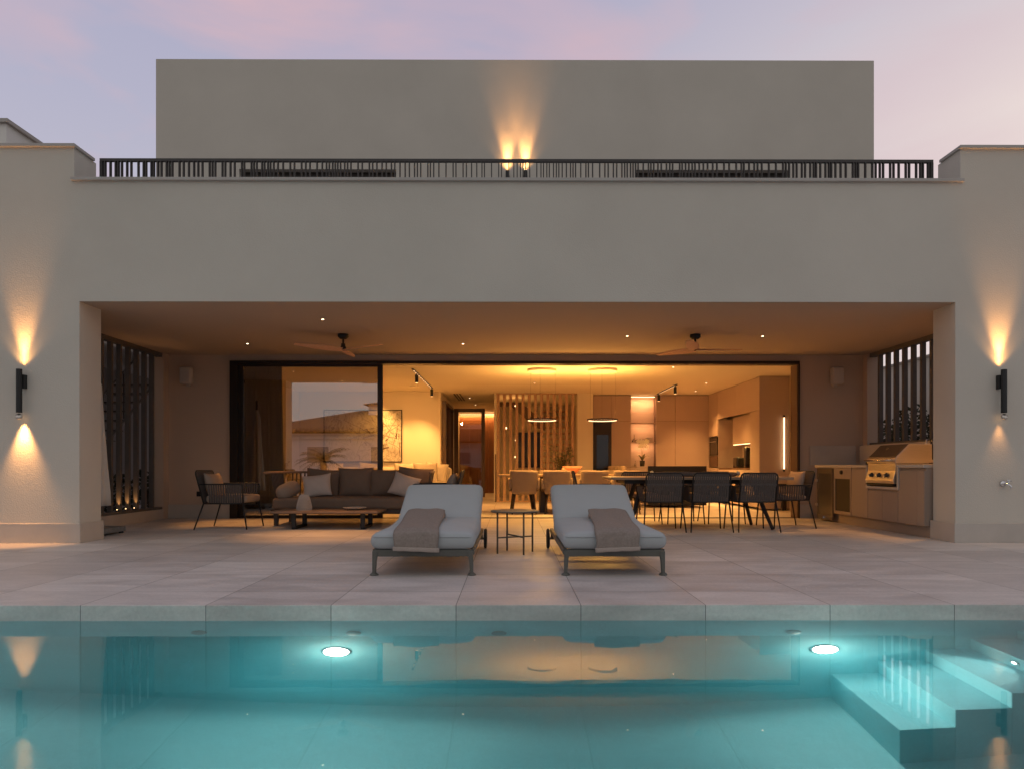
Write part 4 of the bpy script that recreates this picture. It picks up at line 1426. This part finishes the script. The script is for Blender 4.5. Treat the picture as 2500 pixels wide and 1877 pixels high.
p = thing('potted_plant', 'loose leafy indoor plant in front of the timber slats', 'plant', (1.2, 16.7, 0))
g = MB(); g.lathe([(0, 0), (.14, 0), (.17, .32), (.16, .33), (0, .30)], seg=24); g.build('pot', 'concrete', p, False, True)
g = MB()
rp_ = random.Random(4)
tips = []
for k in range(9):
    a = rp_.uniform(0, 6.28); rr = rp_.uniform(.08, .27); h = rp_.uniform(.95, 1.45)
    g.tube([(0, 0, .3), (rr * .4 * math.cos(a), rr * .4 * math.sin(a), .3 + (h - .3) * .5), (rr * math.cos(a), rr * math.sin(a), h)], .009, 6, .003)
    tips.append((rr * math.cos(a), rr * math.sin(a), h))
g.build('stem', 'bark', p, False)
g = MB()
for i, tpt in enumerate(tips):
    leaves(g, (tpt[0] * 1.0, tpt[1], tpt[2] - .16), (.13, .13, .22), 34, .07, i)
g.build('leaves', 'leaf_room', p, False)

# painting
p = thing('framed_painting', 'large abstract painting of scratchy dark lines, thin black frame', 'painting', (-3.63, LW - .02, 1.66))
g = MB()
X0, X1, Z0, Z1 = -4.59, -2.67, 1.0, 2.28
for (a, b_, c_, d_) in ((X0, X1, Z0, Z0 + .018), (X0, X1, Z1 - .018, Z1), (X0, X0 + .018, Z0 + .018, Z1 - .018), (X1 - .018, X1, Z0 + .018, Z1 - .018)):
    g.box(a, b_, LW - .045, LW - .002, c_, d_)
g.build('frame', 'black_metal', p)
g = MB(); g.box(X0 + .018, X1 - .018, LW - .03, LW - .006, Z0 + .018, Z1 - .018); cvs = g.build('canvas', 'painting', p)
g = MB()
rs = random.Random(12)
for k in range(46):
    cx, cz = rs.gauss(-3.22, .36), rs.gauss(1.62, .22)
    a = rs.uniform(0, PI); l = rs.choice((.05, .08, .12, .35, .5)) * rs.uniform(.6, 1.2)
    dx, dz = l * math.cos(a), l * math.sin(a) * .7
    q = [min(max(cx - dx, X0 + .06), X1 - .06), min(max(cx + dx, X0 + .06), X1 - .06)]
    zz = [min(max(cz - dz, Z0 + .06), Z1 - .06), min(max(cz + dz, Z0 + .06), Z1 - .06)]
    th = rs.choice((.004, .005, .012)) if l < .2 else .004
    g.box(q[0] - 0, q[0] + math.hypot(q[1] - q[0], 0) * 0 + th, LW - .0325, LW - .031, zz[0], zz[0] + th)
    g.tube([(q[0], LW - .031, zz[0]), ((q[0] + q[1]) / 2 + .01, LW - .031, (zz[0] + zz[1]) / 2 + .015), (q[1], LW - .031, zz[1])], th, 4)
g.build('brush_strokes', 'brown_frame', cvs)

# indoor sofa
p = thing('indoor_sofa', 'cream indoor sofa with loose cushions below the painting', 'sofa', (-3.1, 15.6, 0))
g = MB(); g.rbox(3.4, .95, .26, .06, 10, mtx=T(-3.1, 15.7, .22)); g.rbox(.95, 1.3, .26, .06, 10, mtx=T(-1.86, 14.9, .22)); g.build('base', 'cream_fabric', p, smooth=True)
g = MB(); g.rbox(3.3, .80, .20, .07, 10, .02, T(-3.1, 15.6, .44)); g.rbox(.90, 1.25, .20, .07, 10, .02, T(-1.86, 14.9, .44)); g.build('seat_cushion', 'cream_fabric', p, smooth=True)
g = MB(); g.rbox(3.4, .26, .56, .09, 10, mtx=T(-3.1, 16.2, .60)); g.build('backrest', 'cream_fabric', p, smooth=True)
for i, (x, y, rz) in enumerate(((-4.2, 15.95, 4), (-3.3, 15.95, -3), (-2.45, 15.95, 3), (-1.75, 15.9, -6), (-1.95, 15.6, 10))):
    g = MB(); g.pillow(.56, .48, .20, 10, T(x, y, .74, rx=R(-16), rz=R(rz), ry=R(6 * (i % 2))), 40 + i)
    tag(g.build('scatter_cushion', 'cream_fabric', smooth=True), 'cream cushion on the indoor sofa, ' + ('seen through the glass near the curtain', 'seen through the middle of the glass panel', 'just right of the sliding door mullion', 'at the hall end of the backrest', 'leaning in front of the hall end cushion')[i], 'cushion', 'cream cushions on the indoor sofa')

# dried flowers in a vase
p = thing('dried_flowers', 'dried pale grasses in a vase beside the curtain', 'vase', (-4.32, 13.0, 0))
g = MB(); g.lathe([(0, 0), (.09, 0), (.12, .2), (.10, .45), (.05, .55), (.045, .55), (.0, .5)], seg=24); g.build('vase_body', 'ceramic', p, False, True)
g = MB()
rd = random.Random(9)
for k in range(26):
    a = rd.uniform(0, 6.28); rr = rd.uniform(.03, .15); h = rd.uniform(.78, 1.04)
    g.tube([(0, 0, .5), (rr * math.cos(a), rr * math.sin(a), h)], .003, 4)
    leaves(g, (rr * math.cos(a), rr * math.sin(a), h - .02), (.02, .02, .05), 7, .04, k)
g.build('stems', 'dry_straw', p, False)

# ------------------------------------------------------------------ indoor kitchen
def front(g_name, x0, x1, z0, z1, m='cabinet', par=None, y=None):
    g = MB(); g.box(x0 + .003, x1 - .003, y - .02, y, z0 + .003, z1 - .003)
    return g.build(g_name, m, par, bevel=.002)


KY = RY
p = thing('tall_cabinet', 'tall brown cabinets along the kitchen back wall', 'cabinet', (3.6, KY, 0))
g = MB(); g.box(2.58, 3.08, KY + .0, KY + .58, 0.002, 2.712); g.box(3.72, 5.09, KY, KY + .58, 0.002, 2.712); g.box(2.11, 2.58, KY, KY + .58, 2.05, 2.712); g.build('carcass', 'brown_frame', p)
for (a, b_) in ((2.58, 3.08), (3.72, 4.22), (4.22, 5.09)):
    front('door', a, b_, .05, 2.05, 'cabinet', p, KY); front('door', a, b_, 2.05, 2.71, 'cabinet', p, KY)
front('door', 2.11, 2.58, 2.06, 2.71, 'cabinet', p, KY)
p = thing('wine_cooler', 'tall black glass wine cooler set between kitchen cabinets', 'wine cooler', (2.34, KY, 0))
g = MB(); g.box(2.115, 2.20, KY - .02, KY + .5, .003, 2.045); g.box(2.50, 2.575, KY - .02, KY + .5, .003, 2.045); g.box(2.20, 2.50, KY - .02, KY + .5, 1.70, 2.045); g.box(2.20, 2.50, KY - .02, KY + .5, .003, .3); g.build('case', 'black_panel', p)
g = MB(); g.box(2.20, 2.50, KY - .012, KY - .004, .3, 1.70); g.build('pane', 'dark_glass', p)
# lit shelf niche
p = thing('shelf_niche', 'lit open shelves of pinkish panels between the tall cabinets', 'shelves', (3.4, KY, 0))
g = MB()
for k in range(6):
    g.box(3.08, 3.72, KY + .24, KY + .26, .35 + .385 * k + .004, .735 + .385 * k if k < 5 else 2.69)
g.build('back_panel', 'cabinet_light', p)
for z in (1.50, 2.0):
    g = MB(); g.box(3.085, 3.715, KY + .03, KY + .235, z, z + .016); g.build('shelf', 'cabinet', p)
g = MB(); g.box(3.10, 3.70, KY + .04, KY + .06, 2.665, 2.68); g.build('light_strip', 'led_line', p)
lamp('AREA', p, (3.4, KY + .03, 2.64), 7, (1, .45, .18), (3.4, KY + .4, .5), shape=(.55, .05))
lamp('AREA', p, (3.4, KY + .03, 1.98), 3, (1, .45, .18), (3.4, KY + .4, .8), shape=(.55, .04))
lamp('AREA', p, (3.4, KY + .03, 1.48), 3, (1, .45, .18), (3.4, KY + .4, .3), shape=(.55, .04))
p = thing('glass_decanter', 'small glass decanter on the lit niche shelf', 'decanter', (3.19, KY + .12, 1.518))
g = MB(); g.lathe([(0, 0), (.065, .0), (.07, .02), (.03, .08), (.014, .10), (.014, .19), (.02, .20)], seg=20); g.build('body', 'clear_glass', p, False, True)
p = thing('pedestal_bowl', 'small white pedestal bowl on the lit niche shelf', 'bowl', (3.57, KY + .12, 1.518))
g = MB(); g.lathe([(0, 0), (.045, 0), (.02, .03), (.03, .06), (.085, .11), (.08, .112), (0, .07)], seg=24); g.build('dish', 'ceramic', p, False, True)
# side run
p = thing('kitchen_run', 'kitchen side cupboards with oven column and lit worktop recess', 'kitchen unit', (5.4, 15.6, 0))
QX = 5.07


def run(y0, y1, z0, z1, m='cabinet_light', nm='door', d=.02):
    g = MB(); g.box(QX, QX + d, y0 + .003, y1 - .003, z0 + .003, z1 - .003); return g.build(nm, m, p, bevel=.002)


run(16.72, 17.48, 1.64, 2.715); run(16.72, 17.48, .05, .86)
run(13.88, 15.4, 2.04, 2.715); run(15.4, 16.72, 2.04, 2.715)
run(13.88, 14.45, .05, 2.04)
run(14.45, 15.2, .05, .82); run(15.2, 15.95, .05, .82); run(15.95, 16.70, .05, .82)
ovn = run(16.74, 17.40, 1.16, 1.62, 'black_gloss', 'oven_door')
run(16.74, 17.40, .88, 1.15, 'brown_frame', 'oven_door')
g = MB(); g.box(QX - .03, QX - .012, 16.80, 17.34, 1.50, 1.515); g.build('handle', 'steel', ovn)
g = MB(); g.box(QX + .02, QX + .65, 14.45, 16.70, .82, .86); g.build('worktop', 'brown_frame', p)
g = MB(); g.box(QX + .60, QX + .65, 14.45, 16.70, .86, 2.04); g.box(QX + .02, QX + .60, 16.70, 16.72, .86, 2.04); g.box(QX + .02, QX + .60, 14.43, 14.45, .86, 2.04); g.build('splashback', 'cabinet_light', p)
g = MB(); g.box(QX + .14, QX + .60, 14.46, 16.0, 1.40, 2.03); g.build('wall_cupboard', 'cabinet_light', p, bevel=.002)
g = MB(); g.box(QX + .15, QX + .17, 14.5, 16.0, 1.388, 1.399); g.build('light_strip', 'led_line', p)
lamp('AREA', p, (QX + .25, 15.3, 1.38), 14, (1, .6, .16), (QX + .35, 15.3, 0), shape=(.1, 1.4))
g = MB(); g.box(QX - .02, 5.66, 13.84, 13.875, .03, 2.715); g.build('end_panel', 'cabinet', p)
for i, (y, w_, h, d_, nm, lab) in enumerate(((15.85, .30, .24, .22, 'toaster', 'black toaster in the lit kitchen recess'), (15.25, .16, .46, .18, 'coffee_machine', 'tall dark coffee machine in the lit kitchen recess'))):
    q = thing(nm, lab, nm.replace('_', ' '), (QX + .25, y, .86))
    g = MB(); g.rbox(d_, w_, h, .02, 6, mtx=T(0, 0, h / 2)); g.build('body', 'black_gloss', q, False, True)
    g = MB(); g.lathe([(0, 0), (.03, 0), (.03, .02), (0, .02)], seg=12, mtx=T(-.05, -.04, h)); g.build('lid', 'steel', q, False)
q = thing('kitchen_tap', 'curved black kitchen tap in the lit recess', 'tap', (QX + .3, 14.75, .86))
g = MB(); g.tube([(0, 0, 0), (0, 0, .36), (0, .03, .43), (0, .08, .45), (0, .13, .43), (0, .15, .36)], .014, 10); g.build('spout', 'black_metal', q, False, True)
g = MB(); g.tube([(0, 0, .1), (-.07, 0, .12)], .008, 8); g.build('handle', 'black_metal', q, False)
# linear vertical lamp on the end panel
p = thing('linear_wall_lamp', 'tall thin vertical light tube on the brown kitchen end panel', 'wall lamp', (5.53, 13.8, .8))
g = MB(); g.tube([(5.53, 13.79, .84), (5.53, 13.79, 1.88)], .011, 12); g.build('tube', 'led_white', p)
g = MB(); g.tube([(5.53, 13.79, .79), (5.53, 13.79, .84)], .017, 12); g.tube([(5.53, 13.79, 1.88), (5.53, 13.79, 1.93)], .017, 12); g.tube([(5.53, 13.79, 1.90), (5.53, 13.84, 1.90)], .008, 8); g.tube([(5.53, 13.79, .81), (5.53, 13.84, .81)], .008, 8)
g.build('end_cap', 'black_metal', p)
q = thing('floor_socket', 'short dark box at the foot of the kitchen end panel', 'box', (5.53, 13.8, 0))
g = MB(); g.box(5.49, 5.57, 13.76, 13.835, 0.002, .22); g.build('case', 'black_panel', q, bevel=.004)
# island
p = thing('kitchen_island', 'kitchen island with black front panel and brown side counter', 'kitchen island', (3.6, 15.4, 0))
g = MB(); g.box(2.98, 4.25, 14.8, 14.83, .05, .90); g.build('front_panel', 'black_panel', p)
g = MB(); g.box(3.0, 4.22, 14.84, 15.9, 0.05, .86); g.build('carcass', 'cabinet', p)
g = MB(); g.box(2.74, 4.25, 14.84, 16.6, .865, .895); g.box(2.74, 2.97, 14.81, 14.84, .70, .895); g.build('worktop', 'cabinet', p, bevel=.003)
for i in range(4):
    y = 14.15 + .6 * i
    q = thing('bar_stool', 'rounded beige bar stool back, ' + ('nearest the dining table', 'second from the dining table', 'third from the dining table', 'farthest from the dining table')[i], 'bar stool', (2.48, y, 0), 0, 'bar stools beside the island')
    g = MB(); g.rbox(.07, .40, .30, .034, 8, mtx=T(-.17, 0, .755), fn=lambda P: (P.x + .7 * P.y * P.y, P.y, P.z)); g.build('backrest', 'chair_fabric', q, False, True)
    g = MB(); g.rbox(.38, .40, .08, .035, 8, mtx=T(0, 0, .62)); g.build('seat', 'chair_fabric', q, False, True)
    for (a, b_) in ((-.14, -.14), (.14, -.14), (-.14, .14), (.14, .14)):
        g = MB(); g.tube([(a, b_, .59), (a * 1.25, b_ * 1.25, .002)], .013, 6, .010); g.build('leg', 'dark_wood', q, False)
# orchid
p = thing('orchid', 'white orchid in a dark pot on the kitchen island', 'orchid', (2.95, 15.3, .895))
g = MB(); g.lathe([(0, 0), (.05, 0), (.062, .13), (.056, .13), (0, .12)], seg=20); g.build('pot', 'black_panel', p, False, True)
g = MB()
for k in range(7):
    a = k * .9 + .3
    cs, sn = math.cos(a), math.sin(a)
    pts = [(0, 0, .12), (.06 * cs, .06 * sn, .21), (.13 * cs, .13 * sn, .25), (.17 * cs, .17 * sn, .22 + .03 * (k % 3))]
    vs = []; fs = []
    for i, q in enumerate(pts):
        wd = (.012, .026, .022, .002)[i]
        vs += [(q[0] - sn * wd, q[1] + cs * wd, q[2]), (q[0] + sn * wd, q[1] - cs * wd, q[2])]
    for i in range(3):
        fs.append((2 * i, 2 * i + 1, 2 * i + 3, 2 * i + 2))
    g.add(vs, fs)
g.build('leaves', 'leaf_room', p, False, True)
g = MB(); g.tube([(0, 0, .12), (.01, 0, .35), (.04, 0, .50), (.10, 0, .55)], .004, 6); g.tube([(0, 0, .12), (-.02, 0, .35), (-.04, 0, .48), (-.10, 0, .53)], .004, 6); g.build('stem', 'leaf_room', p, False)
g = MB()
ro = random.Random(5)
for k in range(17):
    cx = (-.07 if k % 2 else .08) + ro.uniform(-.05, .05); cz = .50 + ro.uniform(-.075, .075); cy = ro.uniform(-.03, .01)
    for j in range(5):
        a = 2 * PI * j / 5 + ro.uniform(0, .5)
        g.add([(cx, cy - .006, cz), (cx + .036 * math.cos(a - .5), cy, cz + .036 * math.sin(a - .5)), (cx + .048 * math.cos(a), cy - .01, cz + .048 * math.sin(a)), (cx + .036 * math.cos(a + .5), cy, cz + .036 * math.sin(a + .5))], [(0, 1, 2, 3)])
g.build('blossom', 'petal', p, False)
p = thing('glass_bottle', 'tiny clear bottle beside the orchid', 'bottle', (2.79, 15.3, .895))
g = MB(); g.lathe([(0, 0), (.022, 0), (.022, .05), (.008, .08), (.008, .13), (0, .13)], seg=12); g.build('body', 'clear_glass', p, False, True)

# ================================================================== pool fittings
for (x, lab, k) in ((-4.26, 'round lit pool lamp beneath the left pillar', 1), (-1.12, 'round lit pool lamp under the left lounger', 1), (2.02, 'round lit pool lamp beside the pool steps', 1)):
    p = thing('pool_lamp', lab, 'pool lamp', (x, PY1, WZ - .71), 0, 'underwater wall lamps')
    g = MB(); g.lathe([(.087, 0), (.096, .0), (.095, .010), (.087, .012)], seg=36, mtx=T(x, PY1, WZ - .71, rx=PI / 2)); g.build('rim', 'grommet', p)
    g = MB(); g.lathe([(0, .024), (.05, .022), (.08, .014), (.087, .005)], seg=36, mtx=T(x, PY1, WZ - .71, rx=PI / 2)); g.build('lens', 'pool_glow', p, smooth=True)
    lamp('SPOT', p, (x, PY1 - .06, WZ - .71), 84 if x < -3 else 42, (.80, 1.0, .91), (x, 1.4, WZ - .71), size=0, cone=178, blend=.25)
    lamp('POINT', p, (x, PY1 - .16, WZ - .71), 2.6, (.92, 1.0, .82), size=0)
p = thing('step_lamp', 'small round lamp in the pool step riser', 'step lamp', (2.962, 4.0, WZ - .66))
g = MB(); g.lathe([(.0, .006), (.02, .006), (.02, .012), (0, .012)], seg=20, mtx=T(2.967, 4.0, WZ - .655, ry=-PI / 2)); g.build('lens', 'step_glow', p)
g = MB(); g.lathe([(.02, .0), (.034, .0), (.034, .008), (.02, .010)], seg=20, mtx=T(2.967, 4.0, WZ - .655, ry=-PI / 2)); g.build('rim', 'grommet', p)
lamp('SPOT', p, (2.95, 4.0, WZ - .64), 16, (.85, 1, .9), (2.6, 4.0, WZ - .80), size=.015, cone=120)
for (x, lab) in ((-2.0, 'pool inlet fitting far left of the pool wall'), (-1.01, 'pool inlet fitting directly above the left pool lamp'), (-.075, 'pool inlet fitting below the side table'), (1.82, 'pool inlet fitting above the right pool lamp')):
    p = thing('pool_inlet', lab, 'pool inlet', (x, PY1, WZ - .31), 0, 'pool inlet fittings')
    g = MB(); g.lathe([(.022, .0), (.05, .0), (.048, .012), (.022, .016)], seg=24, mtx=T(x, PY1, WZ - .31, rx=PI / 2)); g.build('ring', 'grommet', p)
    g = MB(); g.lathe([(0, .004), (.021, .004), (.018, .012), (0, .014)], seg=16, mtx=T(x, PY1, WZ - .31, rx=PI / 2)); g.build('nozzle', 'steel_dark', p)

# ================================================================== beyond the house and behind the camera
p = thing('garden_wall', 'pale garden wall seen through the right slatted screen', 'wall', (8.6, 11, 0))
g = MB(); g.box(8.5, 8.7, 8.5, 26, -.05, 3.1); g.build('wall', 'white_render', p)
g = MB(); g.box(8.46, 8.74, 8.5, 26, 3.1, 3.15); g.build('coping', 'coping_stone', p)
for i in range(4):
    y = 10.4 + 1.5 * i
    p = thing('garden_shrub', 'dark leafy shrub behind the right screen, ' + ('nearest the pool', 'second from the pool', 'third from the pool', 'farthest from the pool')[i], 'shrub', (7.9, y, -.05), 0, 'shrubs behind the right screen')
    g = MB(); leaves(g, (0, 0, 1.15), (.38, .8, 1.05 - .14 * (i % 2)), 1500, .11, 60 + i); g.build('foliage', 'leaf_dark', p, False)
    g = MB(); g.tube([(0, 0, 0), (.02, .03, .5), (0, .05, 1.0)], .03, 6, .012); g.build('stem', 'bark', p, False)
p = thing('garden_wall', 'dark rendered wall seen through the left slatted screen', 'wall', (-8.6, 12, 0))
g = MB(); g.box(-8.9, -8.7, 8.5, 26, -.05, 3.2); g.build('wall', 'grey_render', p)
p = thing('garden_stair', 'metal external stair glimpsed through the left slatted screen', 'staircase', (-7.8, 12, 0))
g = MB()
for k in range(13):
    g.box(-8.2, -7.4, 11.0 + .26 * k, 11.25 + .26 * k, .2 * k + .15, .2 * k + .18)
g.build('tread', 'steel_dark', p)
g = MB(); g.tube([(-7.4, 11.0, 1.1), (-7.4, 14.4, 3.7)], .02, 6); g.tube([(-7.4, 11.0, .15), (-7.4, 14.4, 2.75)], .03, 6)
for k in range(7):
    g.tube([(-7.4, 11.0 + .52 * k, .2 + .4 * k), (-7.4, 11.0 + .52 * k, 1.1 + .4 * k)], .012, 6)
g.build('handrail', 'steel_dark', p)
for i in range(3):
    p = thing('garden_shrub', 'dark leafy shrub behind the left screen, ' + ('nearest the pool', 'second from the pool', 'farthest from the pool')[i], 'shrub', (-7.0, 10.6 + 1.3 * i, -.05), 0, 'shrubs behind the left screen')
    g = MB(); leaves(g, (0, 0, .45), (.3, .6, .45), 500, .10, 80 + i); g.build('foliage', 'leaf_dark', p, False)
    g = MB(); g.tube([(0, 0, 0), (0, .03, .5)], .02, 6, .01); g.build('stem', 'bark', p, False)

# house opposite (mirrored in the glass panel)
p = thing('neighbour_house', 'low white house with tiled hip roof, seen mirrored in the glass', 'house', (-6, -16, 0))
g = MB(); g.box(-15, 3.5, -24, -15.0, 0, 2.75); g.build('wall', 'white_render', p)
g = MB()
ez = 2.85
e0 = (-15.6, -14.4); e1 = (4.1, -24.6)
vs = [(-15.6, -14.4, ez), (4.1, -14.4, ez), (4.1, -24.6, ez), (-15.6, -24.6, ez), (-9.2, -18.6, 4.35), (-1.0, -18.6, 4.35)]
g.add(vs, [(0, 1, 5, 4), (1, 2, 5), (2, 3, 4, 5), (3, 0, 4), (3, 2, 1, 0)])
rf = g.build('roof', 'clay_tile', p)
g = MB()
for k in range(98):
    x = -15.5 + .2 * k
    g.tube([(x, -14.35, ez + .02), (x, -14.9, ez + .19)], .06, 6)
g.build('tile_edge', 'clay_tile', rf)
g = MB(); g.box(-8.6, -1.2, -20.5, -17.6, 4.0, 4.62); g.build('upper_wall', 'white_render', p)
g = MB(); g.add([(-8.9, -17.3, 4.62), (-.9, -17.3, 4.62), (-.9, -20.8, 4.62), (-8.9, -20.8, 4.62), (-5, -19, 5.3)], [(0, 1, 4), (1, 2, 4), (2, 3, 4), (3, 0, 4), (3, 2, 1, 0)]); g.build('roof', 'clay_tile', p)
g = MB(); g.box(-15.2, 3.7, -15.1, -14.85, 2.45, 2.55); g.box(-15.3, 3.8, -15.1, -14.75, 2.68, 2.75); g.build('cornice', 'white_render', p)
for (a, b_) in ((-11.6, -10.2), (-8.0, -6.6), (-4.5, -3.1), (-1, .4)):
    g = MB(); g.box(a, b_, -15.0, -14.93, 1.0, 2.1); w_ = g.build('window', 'white_render', p)
    g = MB(); g.box(a + .1, b_ - .1, -14.94, -14.92, 1.1, 2.0); g.build('shutter', 'grey_render', w_)


def palm(x, y, h, lab, seed):
    p = thing('palm_tree', lab, 'palm tree', (x, y, -.05), 0, 'palms beyond the pool')
    rnd = random.Random(seed)
    g = MB(); g.tube([(0, 0, 0), (.03, 0, h * .5), (0, .02, h)], .16, 10, .13); g.build('trunk', 'bark', p, False)
    g = MB()
    for k in range(34):
        a = k * 2.4; el = rnd.uniform(-.5, 1.2); L = rnd.uniform(.9, 1.25)
        pts = []
        for j in range(6):
            u = j / 5
            r = L * u * math.cos(el * (1 - .6 * u)); z = L * u * math.sin(el) - .6 * u * u * L * .7
            pts.append(Vector((r * math.cos(a), r * math.sin(a), h + z)))
        sd_ = Vector((-math.sin(a), math.cos(a), 0))
        for j in range(1, 6):
            for s in (-1, 1):
                for q in (0, .5):
                    b0 = pts[j - 1].lerp(pts[j], q)
                    tip = b0 + sd_ * s * (.34 * (1 - .12 * j)) + (pts[j] - pts[j - 1]) * .9 + Vector((0, 0, -.08))
                    wv_ = (pts[j] - pts[j - 1]).normalized() * .022
                    g.add([b0 - wv_, b0 + wv_, tip], [(0, 1, 2)])
        g.tube(pts, .012, 4, .004)
    g.build('crown', 'leaf', p, False)
    return p


palm(-8.2, -6.2, 1.25, 'small palm with drooping fronds, seen mirrored in the glass panel', 3)
p = thing('bare_tree', 'thin branched shrub mirrored in the glass beside the palm', 'tree', (-4.6, -7.5, -.05))
g = MB()
rt = random.Random(8)
g.tube([(0, 0, 0), (.05, 0, .8)], .04, 6, .03)
for k in range(22):
    a = rt.uniform(0, 6.28); r = rt.uniform(.3, .9); h = rt.uniform(1.3, 2.5)
    g.tube([(.05, 0, .7), (r * .4 * math.cos(a), r * .4 * math.sin(a), h * .6), (r * math.cos(a), r * math.sin(a), h)], .02, 5, .004)
g.build('trunk', 'bark', p, False)
g = MB(); leaves(g, (0, 0, 1.9), (.9, .8, .7), 260, .12, 33); g.build('crown', 'leaf', p, False)
